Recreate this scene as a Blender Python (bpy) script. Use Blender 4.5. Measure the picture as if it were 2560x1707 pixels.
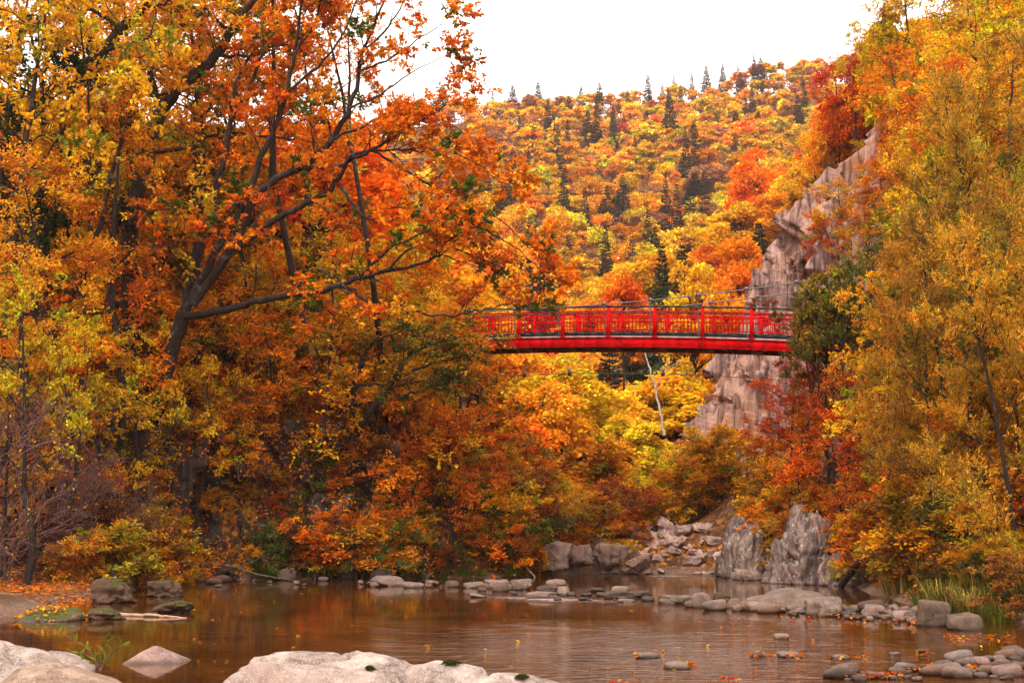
import bpy, bmesh, math, random
import numpy as np
from mathutils import Vector, Matrix

for o in list(bpy.data.objects):
    bpy.data.objects.remove(o)
SC = bpy.context.scene
COL = SC.collection
PI = math.pi

# ------------------------------------------------------------------ camera
FPX = 3555.0            # focal length in pixels of the 2560 px wide photograph
HORIZ = 1317.0
PITCH = math.atan((HORIZ - 853.5) / FPX)
CAMZ = 2.0
cam_d = bpy.data.cameras.new('camera')
cam_d.sensor_width = 36.0
cam_d.lens = 36.0 * FPX / 2560.0
cam_d.clip_start = 0.1
cam_d.clip_end = 4000.0
cam = bpy.data.objects.new('camera', cam_d)
COL.objects.link(cam)
cam.location = (0, 0, CAMZ)
cam.rotation_euler = (PI / 2 + PITCH, 0, 0)
SC.camera = cam

# ------------------------------------------------------------------ light
SUN_EL, SUN_AZ = math.radians(52), math.radians(205)     # azimuth from +Y clockwise: behind the camera
w = bpy.data.worlds.new('World')
SC.world = w
w.use_nodes = True
nt = w.node_tree
nt.nodes.clear()
out = nt.nodes.new('ShaderNodeOutputWorld')
bg = nt.nodes.new('ShaderNodeBackground')
sky = nt.nodes.new('ShaderNodeTexSky')
sky.sky_type = 'NISHITA'
sky.sun_disc = False
sky.sun_elevation = SUN_EL
sky.sun_rotation = SUN_AZ
sky.dust_density = 3.0
mixw = nt.nodes.new('ShaderNodeMix')
mixw.data_type = 'RGBA'
mixw.inputs[0].default_value = 0.88                      # closed cloud cover
mixw.inputs[7].default_value = (11.0, 9.7, 8.7, 1)
nt.links.new(sky.outputs[0], mixw.inputs[6])
nt.links.new(mixw.outputs[2], bg.inputs[0])
bg.inputs[1].default_value = 0.12
nt.links.new(bg.outputs[0], out.inputs[0])

sd = bpy.data.lights.new('sun', 'SUN')
sd.energy = 1.5
sd.angle = math.radians(14)
sd.color = (1.0, 0.90, 0.78)
sun = bpy.data.objects.new('sun', sd)
COL.objects.link(sun)
sdir = Vector((math.sin(SUN_AZ) * math.cos(SUN_EL), math.cos(SUN_AZ) * math.cos(SUN_EL), math.sin(SUN_EL)))
sun.rotation_euler = sdir.to_track_quat('Z', 'Y').to_euler()
sun.location = (0, 0, 60)

SC.view_settings.view_transform = 'Standard'
SC.view_settings.look = 'None'
SC.view_settings.exposure = 1.14
SC.view_settings.gamma = 1.0
SC.render.engine = 'CYCLES'
cy = SC.cycles
cy.max_bounces = 6
cy.diffuse_bounces = 4
cy.glossy_bounces = 2
cy.transmission_bounces = 2
cy.transparent_max_bounces = 4
cy.caustics_reflective = False
cy.caustics_refractive = False
cy.use_adaptive_sampling = True
cy.adaptive_threshold = 0.02
cy.use_denoising = True
try:
    cy.denoiser = 'OPENIMAGEDENOISE'
    cy.denoising_input_passes = 'RGB_ALBEDO_NORMAL'
except Exception:
    pass
cy.sample_clamp_indirect = 6.0
SC.render.use_persistent_data = False

# ------------------------------------------------------------------ pixel -> world helpers
K = 2560.0 / 2352.0     # I measured the photograph on a 2352 px wide view


def P(fx, fy, d):
    """world point seen at (fx, fy) of the 2352 px view, d metres away along +Y"""
    u = (fx * K - 1280.0) / FPX
    v = (853.5 - fy * K) / FPX
    y = math.cos(PITCH) - v * math.sin(PITCH)
    z = math.sin(PITCH) + v * math.cos(PITCH)
    s = d / y
    return Vector((u * s, d, CAMZ + z * s))


def PW(fx, fy):
    """point on the water seen at (fx, fy)"""
    a, b = P(fx, fy, 1.0), Vector((0, 0, CAMZ))
    t = CAMZ / (CAMZ - a.z)
    return b + (a - b) * t


def to_px(p):
    x, y, z = p[0], p[1], p[2] - CAMZ
    f = y * math.cos(PITCH) + z * math.sin(PITCH)
    v = -y * math.sin(PITCH) + z * math.cos(PITCH)
    if f < 0.1:
        return (-9999, -9999)
    return ((1280 + FPX * x / f) / K, (853.5 - FPX * v / f) / K)


# ------------------------------------------------------------------ noise
def _hash(ix, iy, iz, seed):
    h = (ix.astype(np.int64) * 374761393 + iy.astype(np.int64) * 668265263 + iz.astype(np.int64) * 2147483647
         + seed * 1274126177) & 0xFFFFFFFF
    h = ((h ^ (h >> 13)) * 1274126177) & 0xFFFFFFFF
    h = ((h ^ (h >> 16)) * 2246822519) & 0xFFFFFFFF
    h = h ^ (h >> 15)
    return (h & 0xFFFFFF).astype(np.float64) / 16777215.0


def vnoise(p, seed=0):
    p = np.asarray(p, dtype=np.float64)
    i = np.floor(p)
    f = p - i
    f = f * f * f * (f * (f * 6 - 15) + 10)
    i = i.astype(np.int64)
    x, y, z = i[:, 0], i[:, 1], i[:, 2]
    r = 0
    for dx in (0, 1):
        wx = f[:, 0] if dx else 1 - f[:, 0]
        for dy in (0, 1):
            wy = f[:, 1] if dy else 1 - f[:, 1]
            for dz in (0, 1):
                wz = f[:, 2] if dz else 1 - f[:, 2]
                r = r + wx * wy * wz * _hash(x + dx, y + dy, z + dz, seed)
    return r * 2 - 1


def fbm(p, octs=4, seed=0, gain=0.5, ridged=False):
    p = np.asarray(p, dtype=np.float64)
    a, s, tot = 1.0, np.zeros(len(p)), 0.0
    for k in range(octs):
        n = vnoise(p, seed + k * 17)
        if ridged:
            n = 1 - 2 * np.abs(n)
        s += a * n
        tot += a
        a *= gain
        p = p * 2.03 + 7.7
    return s / tot


def cells(p, seed=0):
    """voronoi: F1, F2-F1 and a random value of the nearest cell"""
    p = np.asarray(p, dtype=np.float64)
    i = np.floor(p).astype(np.int64)
    n = len(p)
    f1 = np.full(n, 9.0)
    f2 = np.full(n, 9.0)
    cid = np.zeros(n)
    for dx in (-1, 0, 1):
        for dy in (-1, 0, 1):
            for dz in (-1, 0, 1):
                x, y, z = i[:, 0] + dx, i[:, 1] + dy, i[:, 2] + dz
                q = np.stack([x + _hash(x, y, z, seed), y + _hash(x, y, z, seed + 1), z + _hash(x, y, z, seed + 2)], 1)
                d = np.sqrt(((q - p) ** 2).sum(1))
                r = _hash(x, y, z, seed + 3)
                closer = d < f1
                f2 = np.where(closer, f1, np.minimum(f2, d))
                cid = np.where(closer, r, cid)
                f1 = np.where(closer, d, f1)
    return f1, f2 - f1, cid


def facets(p, seed=0, slope=1.0):
    """split rock: every cell is a tilted plane at its own height"""
    p = np.asarray(p, dtype=np.float64)
    i = np.floor(p).astype(np.int64)
    best = np.full(len(p), 9.0)
    hgt = np.zeros(len(p))
    for dx in (-1, 0, 1):
        for dy in (-1, 0, 1):
            for dz in (-1, 0, 1):
                x, y, z = i[:, 0] + dx, i[:, 1] + dy, i[:, 2] + dz
                q = np.stack([x + _hash(x, y, z, seed), y + _hash(x, y, z, seed + 1), z + _hash(x, y, z, seed + 2)], 1)
                d = p - q
                r = np.sqrt((d ** 2).sum(1))
                v = _hash(x, y, z, seed + 3) - 0.5
                for c_ in range(3):
                    v = v + slope * (_hash(x, y, z, seed + 4 + c_) - 0.5) * d[:, c_]
                cl = r < best
                hgt = np.where(cl, v, hgt)
                best = np.where(cl, r, best)
    return hgt


def sstep(x, a, b):
    t = np.clip((np.asarray(x, dtype=np.float64) - a) / (b - a), 0, 1)
    return t * t * (3 - 2 * t)


def nrm(v):
    return v / np.maximum(np.linalg.norm(v, axis=-1, keepdims=True), 1e-9)


# ------------------------------------------------------------------ mesh + object helpers
def make_mesh(name, V, F, tint=None, mats=(), smooth=False, midx=None):
    """F: list of (n,k) int arrays"""
    me = bpy.data.meshes.new(name)
    V = np.ascontiguousarray(V, dtype=np.float32)
    me.vertices.add(len(V))
    me.vertices.foreach_set('co', V.ravel())
    if isinstance(F, np.ndarray):
        F = [F]
    F = [np.asarray(f, dtype=np.int32) for f in F if len(f)]
    loops = np.concatenate([f.ravel() for f in F])
    tot = np.concatenate([np.full(len(f), f.shape[1], dtype=np.int32) for f in F])
    start = np.concatenate([[0], np.cumsum(tot)[:-1]]).astype(np.int32)
    me.loops.add(len(loops))
    me.loops.foreach_set('vertex_index', loops)
    me.polygons.add(len(tot))
    me.polygons.foreach_set('loop_start', start)
    if midx is not None:
        me.polygons.foreach_set('material_index', np.asarray(midx, dtype=np.int32))
    for m in mats:
        me.materials.append(m)
    me.update(calc_edges=True)
    if smooth:
        me.polygons.foreach_set('use_smooth', np.ones(len(tot), dtype=bool))
    if tint is not None:
        a = me.attributes.new('tint', 'FLOAT_COLOR', 'POINT')
        c = np.ones((len(V), 4), dtype=np.float32)
        c[:, :3] = tint
        a.data.foreach_set('color', c.ravel())
    return me


def obj(name, me, parent=None, loc=(0, 0, 0), rot=(0, 0, 0), scale=(1, 1, 1), color=None):
    o = bpy.data.objects.new(name, me)
    COL.objects.link(o)
    o.location = loc
    o.rotation_euler = rot
    o.scale = scale
    if parent is not None:
        o.parent = parent
    if color is not None:
        o.color = (color[0], color[1], color[2], 1.0)
    return o


REG = []        # every top-level thing, for the labels


def thing(name, me, label, cat, loc=(0, 0, 0), rot=(0, 0, 0), scale=(1, 1, 1), color=None, group=None, kind=None):
    o = obj(name, me, None, loc, rot, scale, color)
    o['label'] = label
    o['category'] = cat
    if group:
        o['group'] = group
    if kind:
        o['kind'] = kind
    REG.append(o)
    return o


def structure(name, me, **k):
    o = obj(name, me, **k)
    o['kind'] = 'structure'
    return o


# ------------------------------------------------------------------ materials
def newmat(name):
    m = bpy.data.materials.new(name)
    m.use_nodes = True
    t = m.node_tree
    t.nodes.clear()
    o = t.nodes.new('ShaderNodeOutputMaterial')
    return m, t, o


def nd(t, typ, **k):
    n = t.nodes.new(typ)
    for a, b in k.items():
        setattr(n, a, b)
    return n


def noise_node(t, vec, scale, detail=4, rough=0.55, dist=0.0):
    n = nd(t, 'ShaderNodeTexNoise')
    n.inputs['Scale'].default_value = scale
    n.inputs['Detail'].default_value = detail
    n.inputs['Roughness'].default_value = rough
    n.inputs['Distortion'].default_value = dist
    if vec is not None:
        t.links.new(vec, n.inputs['Vector'])
    return n


def ramp(t, fac, stops, interp='LINEAR'):
    r = nd(t, 'ShaderNodeValToRGB')
    r.color_ramp.interpolation = interp
    el = r.color_ramp.elements
    while len(el) < len(stops):
        el.new(0.5)
    for e, (p, c) in zip(el, stops):
        e.position = p
        e.color = (c[0], c[1], c[2], 1) if hasattr(c, '__len__') else (c, c, c, 1)
    t.links.new(fac, r.inputs[0])
    return r.outputs[0]


def mixc(t, fac, a, b, blend='MIX'):
    m = nd(t, 'ShaderNodeMix', data_type='RGBA', blend_type=blend)
    for sock, v in ((m.inputs[0], fac), (m.inputs[6], a), (m.inputs[7], b)):
        if hasattr(v, 'is_linked') or hasattr(v, 'links'):
            t.links.new(v, sock)
        elif hasattr(v, '__len__'):
            sock.default_value = (v[0], v[1], v[2], 1)
        else:
            sock.default_value = v
    return m.outputs[2]


def math_node(t, op, a, b=None, clamp=False):
    m = nd(t, 'ShaderNodeMath', operation=op, use_clamp=clamp)
    for i, v in enumerate((a, b)):
        if v is None:
            continue
        if hasattr(v, 'links'):
            t.links.new(v, m.inputs[i])
        else:
            m.inputs[i].default_value = v
    return m.outputs[0]


def bump(t, height, strength, dist):
    b = nd(t, 'ShaderNodeBump')
    b.inputs['Strength'].default_value = strength
    b.inputs['Distance'].default_value = dist
    t.links.new(height, b.inputs['Height'])
    return b.outputs[0]


def principled(t, o, color, rough=0.8, spec=0.3, normal=None, metallic=0.0):
    p = nd(t, 'ShaderNodeBsdfPrincipled')
    for k, v in (('Base Color', color), ('Roughness', rough), ('Metallic', metallic), ('Specular IOR Level', spec)):
        s = p.inputs[k]
        if hasattr(v, 'links'):
            t.links.new(v, s)
        elif hasattr(v, '__len__'):
            s.default_value = (v[0], v[1], v[2], 1)
        else:
            s.default_value = v
    if normal is not None:
        t.links.new(normal, p.inputs['Normal'])
    t.links.new(p.outputs[0], o.inputs[0])
    return p


def leaf_material(name, trans=0.38):
    m, t, o = newmat(name)
    at = nd(t, 'ShaderNodeAttribute', attribute_name='tint')
    oi = nd(t, 'ShaderNodeObjectInfo')
    c = mixc(t, 1.0, at.outputs['Color'], oi.outputs['Color'], 'MULTIPLY')
    d = nd(t, 'ShaderNodeBsdfDiffuse')
    tr = nd(t, 'ShaderNodeBsdfTranslucent')
    t.links.new(c, d.inputs[0])
    t.links.new(c, tr.inputs[0])
    mx = nd(t, 'ShaderNodeMixShader')
    mx.inputs[0].default_value = trans
    t.links.new(d.outputs[0], mx.inputs[1])
    t.links.new(tr.outputs[0], mx.inputs[2])
    t.links.new(mx.outputs[0], o.inputs[0])
    return m


def bark_material(name, a, b, lichen=0.15):
    m, t, o = newmat(name)
    tc = nd(t, 'ShaderNodeTexCoord')
    mp = nd(t, 'ShaderNodeMapping')
    mp.inputs['Scale'].default_value = (1, 1, 0.22)
    t.links.new(tc.outputs['Object'], mp.inputs[0])
    n1 = noise_node(t, mp.outputs[0], 16, 5, 0.65)
    n2 = noise_node(t, tc.outputs['Object'], 2.2, 4, 0.6)
    c = ramp(t, n1.outputs[0], [(0.35, a), (0.68, b)])
    c = mixc(t, ramp(t, n2.outputs[0], [(0.60, 0.0), (0.72, lichen * 3)]), c, (0.26, 0.24, 0.20))
    principled(t, o, c, 0.9, 0.2, bump(t, n1.outputs[0], 0.8, 0.03))
    return m


def rock_material(name, dark, light, warm, scale=1.0, moss=0.0, speck=0.0, strata=0.0, wet=True, crack=0.6, lichen=0.0):
    m, t, o = newmat(name)
    tc = nd(t, 'ShaderNodeTexCoord')
    oi = nd(t, 'ShaderNodeObjectInfo')
    add = nd(t, 'ShaderNodeVectorMath', operation='ADD')
    mul = nd(t, 'ShaderNodeVectorMath', operation='SCALE')
    geo = nd(t, 'ShaderNodeNewGeometry')
    cmb = nd(t, 'ShaderNodeCombineXYZ')
    for k in range(3):
        t.links.new(oi.outputs['Random'], cmb.inputs[k])
    mul.inputs[3].default_value = 37.0
    t.links.new(cmb.outputs[0], mul.inputs[0])
    t.links.new(geo.outputs['Position'], add.inputs[0])
    t.links.new(mul.outputs[0], add.inputs[1])
    vec = add.outputs[0]
    svec = vec
    if strata:
        mp = nd(t, 'ShaderNodeMapping')
        mp.inputs['Rotation'].default_value = (0, strata, 0)
        mp.inputs['Scale'].default_value = (1.6, 1.0, 0.22)
        t.links.new(vec, mp.inputs[0])
        svec = mp.outputs[0]
    n1 = noise_node(t, svec, 1.6 * scale, 6, 0.62, 0.4)
    n2 = noise_node(t, svec, 7.0 * scale, 6, 0.7, 0.2)
    n3 = noise_node(t, vec, 0.5 * scale, 3, 0.5)
    f = math_node(t, 'ADD', math_node(t, 'MULTIPLY', n1.outputs[0], 0.6), math_node(t, 'MULTIPLY', n2.outputs[0], 0.4))
    c = ramp(t, f, [(0.40, dark), (0.49, [0.45 * (x + y) for x, y in zip(dark, light)]), (0.60, light)])
    c = mixc(t, ramp(t, n3.outputs[0], [(0.45, 0.0), (0.65, 0.7)]), c, warm, 'MIX')
    h = n2.outputs[0]
    if crack:
        rid = math_node(t, 'ABSOLUTE', math_node(t, 'SUBTRACT', n1.outputs[0], 0.5))
        ck = ramp(t, rid, [(0.0, 1.0), (0.012, 0.0)])
        c = mixc(t, math_node(t, 'MULTIPLY', ck, crack), c, [x * 0.35 for x in dark])
        if strata:
            vs = nd(t, 'ShaderNodeTexVoronoi', feature='DISTANCE_TO_EDGE')
            vs.inputs['Scale'].default_value = 0.9 * scale
            wv_ = nd(t, 'ShaderNodeVectorMath', operation='ADD')
            t.links.new(svec, wv_.inputs[0])
            sc_ = nd(t, 'ShaderNodeVectorMath', operation='SCALE')
            sc_.inputs[3].default_value = 0.9
            t.links.new(n1.outputs[1], sc_.inputs[0])
            t.links.new(sc_.outputs[0], wv_.inputs[1])
            t.links.new(wv_.outputs[0], vs.inputs['Vector'])
            c = mixc(t, math_node(t, 'MULTIPLY', ramp(t, vs.outputs['Distance'], [(0.0, 1.0), (0.07, 0.0)]), crack), c, [x * 0.4 for x in dark])
            n9 = noise_node(t, svec, 3.0 * scale, 5, 0.7, 0.5)
            c = mixc(t, ramp(t, n9.outputs[0], [(0.56, 0.0), (0.68, 0.55)]), c, [min(0.75, x * 1.35) for x in light])
    if speck:
        n4 = noise_node(t, vec, 60 * scale, 2, 0.5)
        c = mixc(t, ramp(t, n4.outputs[0], [(0.36, speck), (0.46, 0.0)]), c, (0.16, 0.12, 0.11))
        n5 = noise_node(t, vec, 38 * scale, 3, 0.6)
        c = mixc(t, ramp(t, n5.outputs[0], [(0.55, 0.0), (0.68, speck)]), c, (0.72, 0.66, 0.60))
    if lichen:
        n7 = noise_node(t, vec, 5 * scale, 4, 0.6)
        c = mixc(t, ramp(t, n7.outputs[0], [(0.6, 0.0), (0.64, lichen)]), c, (0.5, 0.47, 0.43))
    if moss:
        sx = nd(t, 'ShaderNodeSeparateXYZ')
        t.links.new(geo.outputs['Normal'], sx.inputs[0])
        n6 = noise_node(t, vec, 3.2 * scale, 5, 0.6)
        mf = math_node(t, 'ADD', math_node(t, 'MULTIPLY', sx.outputs[2], 0.5), n6.outputs[0])
        n8 = noise_node(t, vec, 45, 3, 0.6)
        mcol = ramp(t, n8.outputs[0], [(0.3, (0.018, 0.03, 0.004)), (0.7, (0.10, 0.11, 0.015))])
        c = mixc(t, ramp(t, mf, [(1.02 - moss, 0.0), (1.08 - moss, 1.0)]), c, mcol)
    rough = 0.85
    if wet:
        sz = nd(t, 'ShaderNodeSeparateXYZ')
        t.links.new(geo.outputs['Position'], sz.inputs[0])
        wz = math_node(t, 'ADD', sz.outputs[2], math_node(t, 'MULTIPLY', n1.outputs[0], 0.06))
        wf = ramp(t, wz, [(0.05, 1.0), (0.11, 0.0)])
        c = mixc(t, wf, c, mixc(t, 1.0, c, (0.30, 0.25, 0.22), 'MULTIPLY'))
        rough = ramp(t, wf, [(0.0, 0.85), (1.0, 0.25)])
    c = mixc(t, 1.0, c, oi.outputs['Color'], 'MULTIPLY')
    principled(t, o, c, rough, 0.3, bump(t, h, 0.55, 0.05 / scale))
    return m


def plain_material(name, col, rough=0.5, spec=0.4, metallic=0.0, var=0.25, scale=6.0, bmp=0.1):
    m, t, o = newmat(name)
    tc = nd(t, 'ShaderNodeTexCoord')
    n = noise_node(t, tc.outputs['Object'], scale, 5, 0.6)
    c = ramp(t, n.outputs[0], [(0.3, [x * (1 - var) for x in col]), (0.7, [min(1, x * (1 + var)) for x in col])])
    principled(t, o, c, rough, spec, bump(t, n.outputs[0], bmp, 0.01), metallic)
    return m


M_LEAF = leaf_material('leaf')
M_NEEDLE = leaf_material('needle', 0.12)
M_BARK = bark_material('dark bark', (0.009, 0.006, 0.005), (0.055, 0.036, 0.029))
M_GREYBARK = bark_material('grey bark', (0.05, 0.035, 0.03), (0.22, 0.17, 0.15), 0.3)
M_BIRCH = bark_material('white bark', (0.25, 0.19, 0.17), (0.6, 0.52, 0.48), 0.1)
M_TWIG = bark_material('reddish twig', (0.06, 0.028, 0.025), (0.24, 0.13, 0.12), 0.05)
M_GRANITE = rock_material('pale granite', (0.10, 0.066, 0.054), (0.41, 0.33, 0.295), (0.28, 0.19, 0.155), 1.3, 0.0, 0.42, 0, True, 0.3)
M_COBBLE = rock_material('river stone', (0.065, 0.043, 0.036), (0.20, 0.148, 0.128), (0.17, 0.105, 0.075), 2.2, 0.0, 0.3, 0, True, 0.25)
M_RUBBLE = rock_material('angular stone', (0.11, 0.07, 0.06), (0.38, 0.28, 0.25), (0.30, 0.19, 0.14), 1.4, 0.0, 0.2, 0, True, 0.4)
M_MOSSY = rock_material('mossy stone', (0.05, 0.033, 0.025), (0.19, 0.125, 0.095), (0.16, 0.09, 0.06), 1.6, 0.23, 0.2, 0, True, 0.5)
M_CLIFF = rock_material('pink grey cliff rock', (0.085, 0.038, 0.032), (0.47, 0.305, 0.27), (0.36, 0.19, 0.125), 0.55, 0.0, 0.0, -0.45, False, 0.8)
M_OUTCROP = rock_material('grey outcrop rock', (0.06, 0.036, 0.03), (0.28, 0.20, 0.175), (0.22, 0.13, 0.09), 0.9, 0.0, 0.1, -0.3, True, 0.7, 0.5)
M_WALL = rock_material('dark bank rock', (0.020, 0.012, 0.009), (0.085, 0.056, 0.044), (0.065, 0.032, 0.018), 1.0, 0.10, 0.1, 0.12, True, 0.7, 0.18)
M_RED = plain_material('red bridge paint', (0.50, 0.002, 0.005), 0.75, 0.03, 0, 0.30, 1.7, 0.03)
M_SHADERED = plain_material('shade darkened red', (0.10, 0.004, 0.004), 0.6, 0.3, 0, 0.2, 3, 0.03)  # bridge red darkened to stand in for shade under the deck
M_BROWN = plain_material('brown handrail', (0.06, 0.025, 0.018), 0.5, 0.4, 0, 0.2, 8, 0.05)
M_STEEL = plain_material('galvanised steel', (0.13, 0.12, 0.135), 0.45, 0.5, 0.4, 0.2, 10, 0.05)
M_DKSTEEL = plain_material('dark steel wire', (0.05, 0.045, 0.05), 0.5, 0.4, 0.3, 0.2, 10, 0.05)
M_DECK = plain_material('weathered deck', (0.30, 0.27, 0.27), 0.8, 0.2, 0, 0.25, 3, 0.2)
M_KICK = plain_material('dark kick board', (0.022, 0.02, 0.024), 0.6, 0.3, 0, 0.3, 3, 0.1)
M_WOOD = plain_material('brown timber', (0.17, 0.06, 0.035), 0.8, 0.2, 0, 0.4, 5, 0.3)
M_DRYWOOD = plain_material('bleached driftwood', (0.34, 0.22, 0.15), 0.85, 0.2, 0, 0.35, 9, 0.3)

# ground: leaf litter on earth, gravel by the water
M_GROUND, t, o = newmat('leaf littered earth')
geo = nd(t, 'ShaderNodeNewGeometry')
vo = nd(t, 'ShaderNodeTexVoronoi')
vo.inputs['Scale'].default_value = 7.0
t.links.new(geo.outputs['Position'], vo.inputs['Vector'])
sp = nd(t, 'ShaderNodeSeparateColor')
t.links.new(vo.outputs['Color'], sp.inputs[0])
lit = ramp(t, sp.outputs[0], [(0.0, (0.035, 0.018, 0.01)), (0.35, (0.12, 0.045, 0.014)), (0.65, (0.28, 0.09, 0.015)), (0.9, (0.40, 0.18, 0.03))])
n1 = noise_node(t, geo.outputs['Position'], 0.7, 5, 0.6)
n2 = noise_node(t, geo.outputs['Position'], 9, 5, 0.7)
c = mixc(t, ramp(t, n1.outputs[0], [(0.42, 0.0), (0.62, 0.9)]), lit, (0.055, 0.032, 0.02))
sz = nd(t, 'ShaderNodeSeparateXYZ')
t.links.new(geo.outputs['Position'], sz.inputs[0])
grav = ramp(t, n2.outputs[0], [(0.35, (0.07, 0.04, 0.028)), (0.65, (0.22, 0.14, 0.10))])
c = mixc(t, ramp(t, math_node(t, 'ADD', sz.outputs[2], math_node(t, 'MULTIPLY', n1.outputs[0], 0.3)), [(0.3, 1.0), (0.5, 0.0)]), c, grav)
principled(t, o, c, 0.9, 0.15, bump(t, n2.outputs[0], 0.6, 0.08))

# river water: brown and glossy, with ripples and white water over the bars
M_WATER, t, o = newmat('river water')
geo = nd(t, 'ShaderNodeNewGeometry')
pos = geo.outputs['Position']
mp = nd(t, 'ShaderNodeMapping')
mp.inputs['Rotation'].default_value = (0, 0, 0.25)
mp.inputs['Scale'].default_value = (0.45, 1.0, 1)
t.links.new(pos, mp.inputs[0])
n1 = noise_node(t, mp.outputs[0], 2.4, 4, 0.55, 0.6)
n2 = noise_node(t, mp.outputs[0], 8.0, 3, 0.5, 0.3)
n3 = noise_node(t, pos, 0.22, 3, 0.55)
n4 = noise_node(t, pos, 0.55, 3, 0.5)
nf = noise_node(t, pos, 4.2, 8, 0.78, 0.8)
sx = nd(t, 'ShaderNodeSeparateXYZ')
t.links.new(pos, sx.inputs[0])
X_, Y_ = sx.outputs[0], sx.outputs[1]


def bell(v, c_, w_):
    """1 at c_, 0 beyond w_"""
    return math_node(t, 'SUBTRACT', 1.0, math_node(t, 'DIVIDE', math_node(t, 'ABSOLUTE', math_node(t, 'SUBTRACT', v, c_)), w_), True)


# the riffle runs slantwise between the bars, the rapids lie at the head of the pool
rif = math_node(t, 'MULTIPLY', bell(math_node(t, 'ADD', Y_, math_node(t, 'MULTIPLY', X_, 0.72)), 41.2, 2.6), bell(X_, 1.0, 4.2))
rap = math_node(t, 'MULTIPLY', bell(Y_, 59.5, 2.6), bell(X_, 6.6, 2.6))
rush = math_node(t, 'MAXIMUM', rif, rap)
glint = math_node(t, 'MULTIPLY', bell(Y_, 23.0, 9.0), bell(X_, 1.6, 6.0))
calm = ramp(t, n3.outputs[0], [(0.40, 0.04), (0.62, 0.17)])
amp = math_node(t, 'ADD', calm, math_node(t, 'ADD', math_node(t, 'MULTIPLY', math_node(t, 'POWER', glint, 1.5), 14.0), math_node(t, 'MULTIPLY', rush, 4.0)))
hgt = math_node(t, 'ADD', ramp(t, n1.outputs[0], [(0.52, 0.0), (0.80, 1.0)]), math_node(t, 'MULTIPLY', n2.outputs[0], 0.30))
hgt = math_node(t, 'MULTIPLY', hgt, amp)
bmp = nd(t, 'ShaderNodeBump')
bmp.inputs['Strength'].default_value = 0.36
bmp.inputs['Distance'].default_value = 0.06
t.links.new(hgt, bmp.inputs['Height'])
wcol = ramp(t, n4.outputs[0], [(0.3, (0.030, 0.010, 0.0022)), (0.7, (0.085, 0.029, 0.006))])
fo = math_node(t, 'SUBTRACT', math_node(t, 'ADD', nf.outputs[0], math_node(t, 'MULTIPLY', rush, 0.35)), 0.70)
fo = ramp(t, fo, [(0.0, 0.0), (0.18, 0.8)])
wcol = mixc(t, fo, wcol, (0.46, 0.38, 0.40))
pw = principled(t, o, wcol, ramp(t, fo, [(0.0, 0.05), (0.5, 0.5)]), 0.5, bmp.outputs[0])
pw.inputs['IOR'].default_value = 1.33
pw.inputs['Specular Tint'].default_value = (1.0, 0.74, 0.52, 1)  # warm reflections of the banks put into the specular colour

# ------------------------------------------------------------------ palette (linear)
CO = dict(
    orange=(0.76, 0.235, 0.009), deep=(0.66, 0.135, 0.008), red=(0.52, 0.040, 0.010), gold=(0.74, 0.34, 0.014),
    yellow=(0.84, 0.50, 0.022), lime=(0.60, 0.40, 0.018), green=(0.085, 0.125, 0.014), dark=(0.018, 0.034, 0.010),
    olive=(0.54, 0.265, 0.020), rust=(0.42, 0.10, 0.012), brown=(0.20, 0.075, 0.02), pink=(0.50, 0.19, 0.09),
    conif=(0.050, 0.066, 0.036), dullgreen=(0.12, 0.115, 0.025))

# ------------------------------------------------------------------ terrain
LFY = np.array([-300, -60, 5, 25, 33, 40, 52, 54.5, 55.6, 56.6, 58, 60, 63, 67, 76, 90, 110, 150, 300, 900.])
LFX = np.array([-16, -15, -13.5, -12.6, -11.2, -11.4, -12.4, -11.5, -8, -3.5, 0.4, 1.6, 2.8, 4.4, 5.8, 7.5, 11, 20, 40, 80.])
RFY = np.array([-300, -60, 5, 25, 32, 36, 40, 46, 50, 53, 56, 58, 62, 66, 75, 90, 110, 150, 300, 900.])
RFX = np.array([16, 15, 13, 11.6, 10.4, 10.1, 10.5, 11.0, 11.9, 11.2, 9.4, 9.0, 9.8, 10.4, 10.2, 12.5, 17, 30, 50, 90.])
SLR_Y = np.array([-300, 20, 40, 50, 58, 66, 75, 85, 95, 110, 150, 300])
SLR_S = np.array([0.2, 0.3, 0.5, 0.95, 1.6, 1.95, 1.9, 1.5, 1.2, 1.0, 0.7, 0.4])


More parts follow.
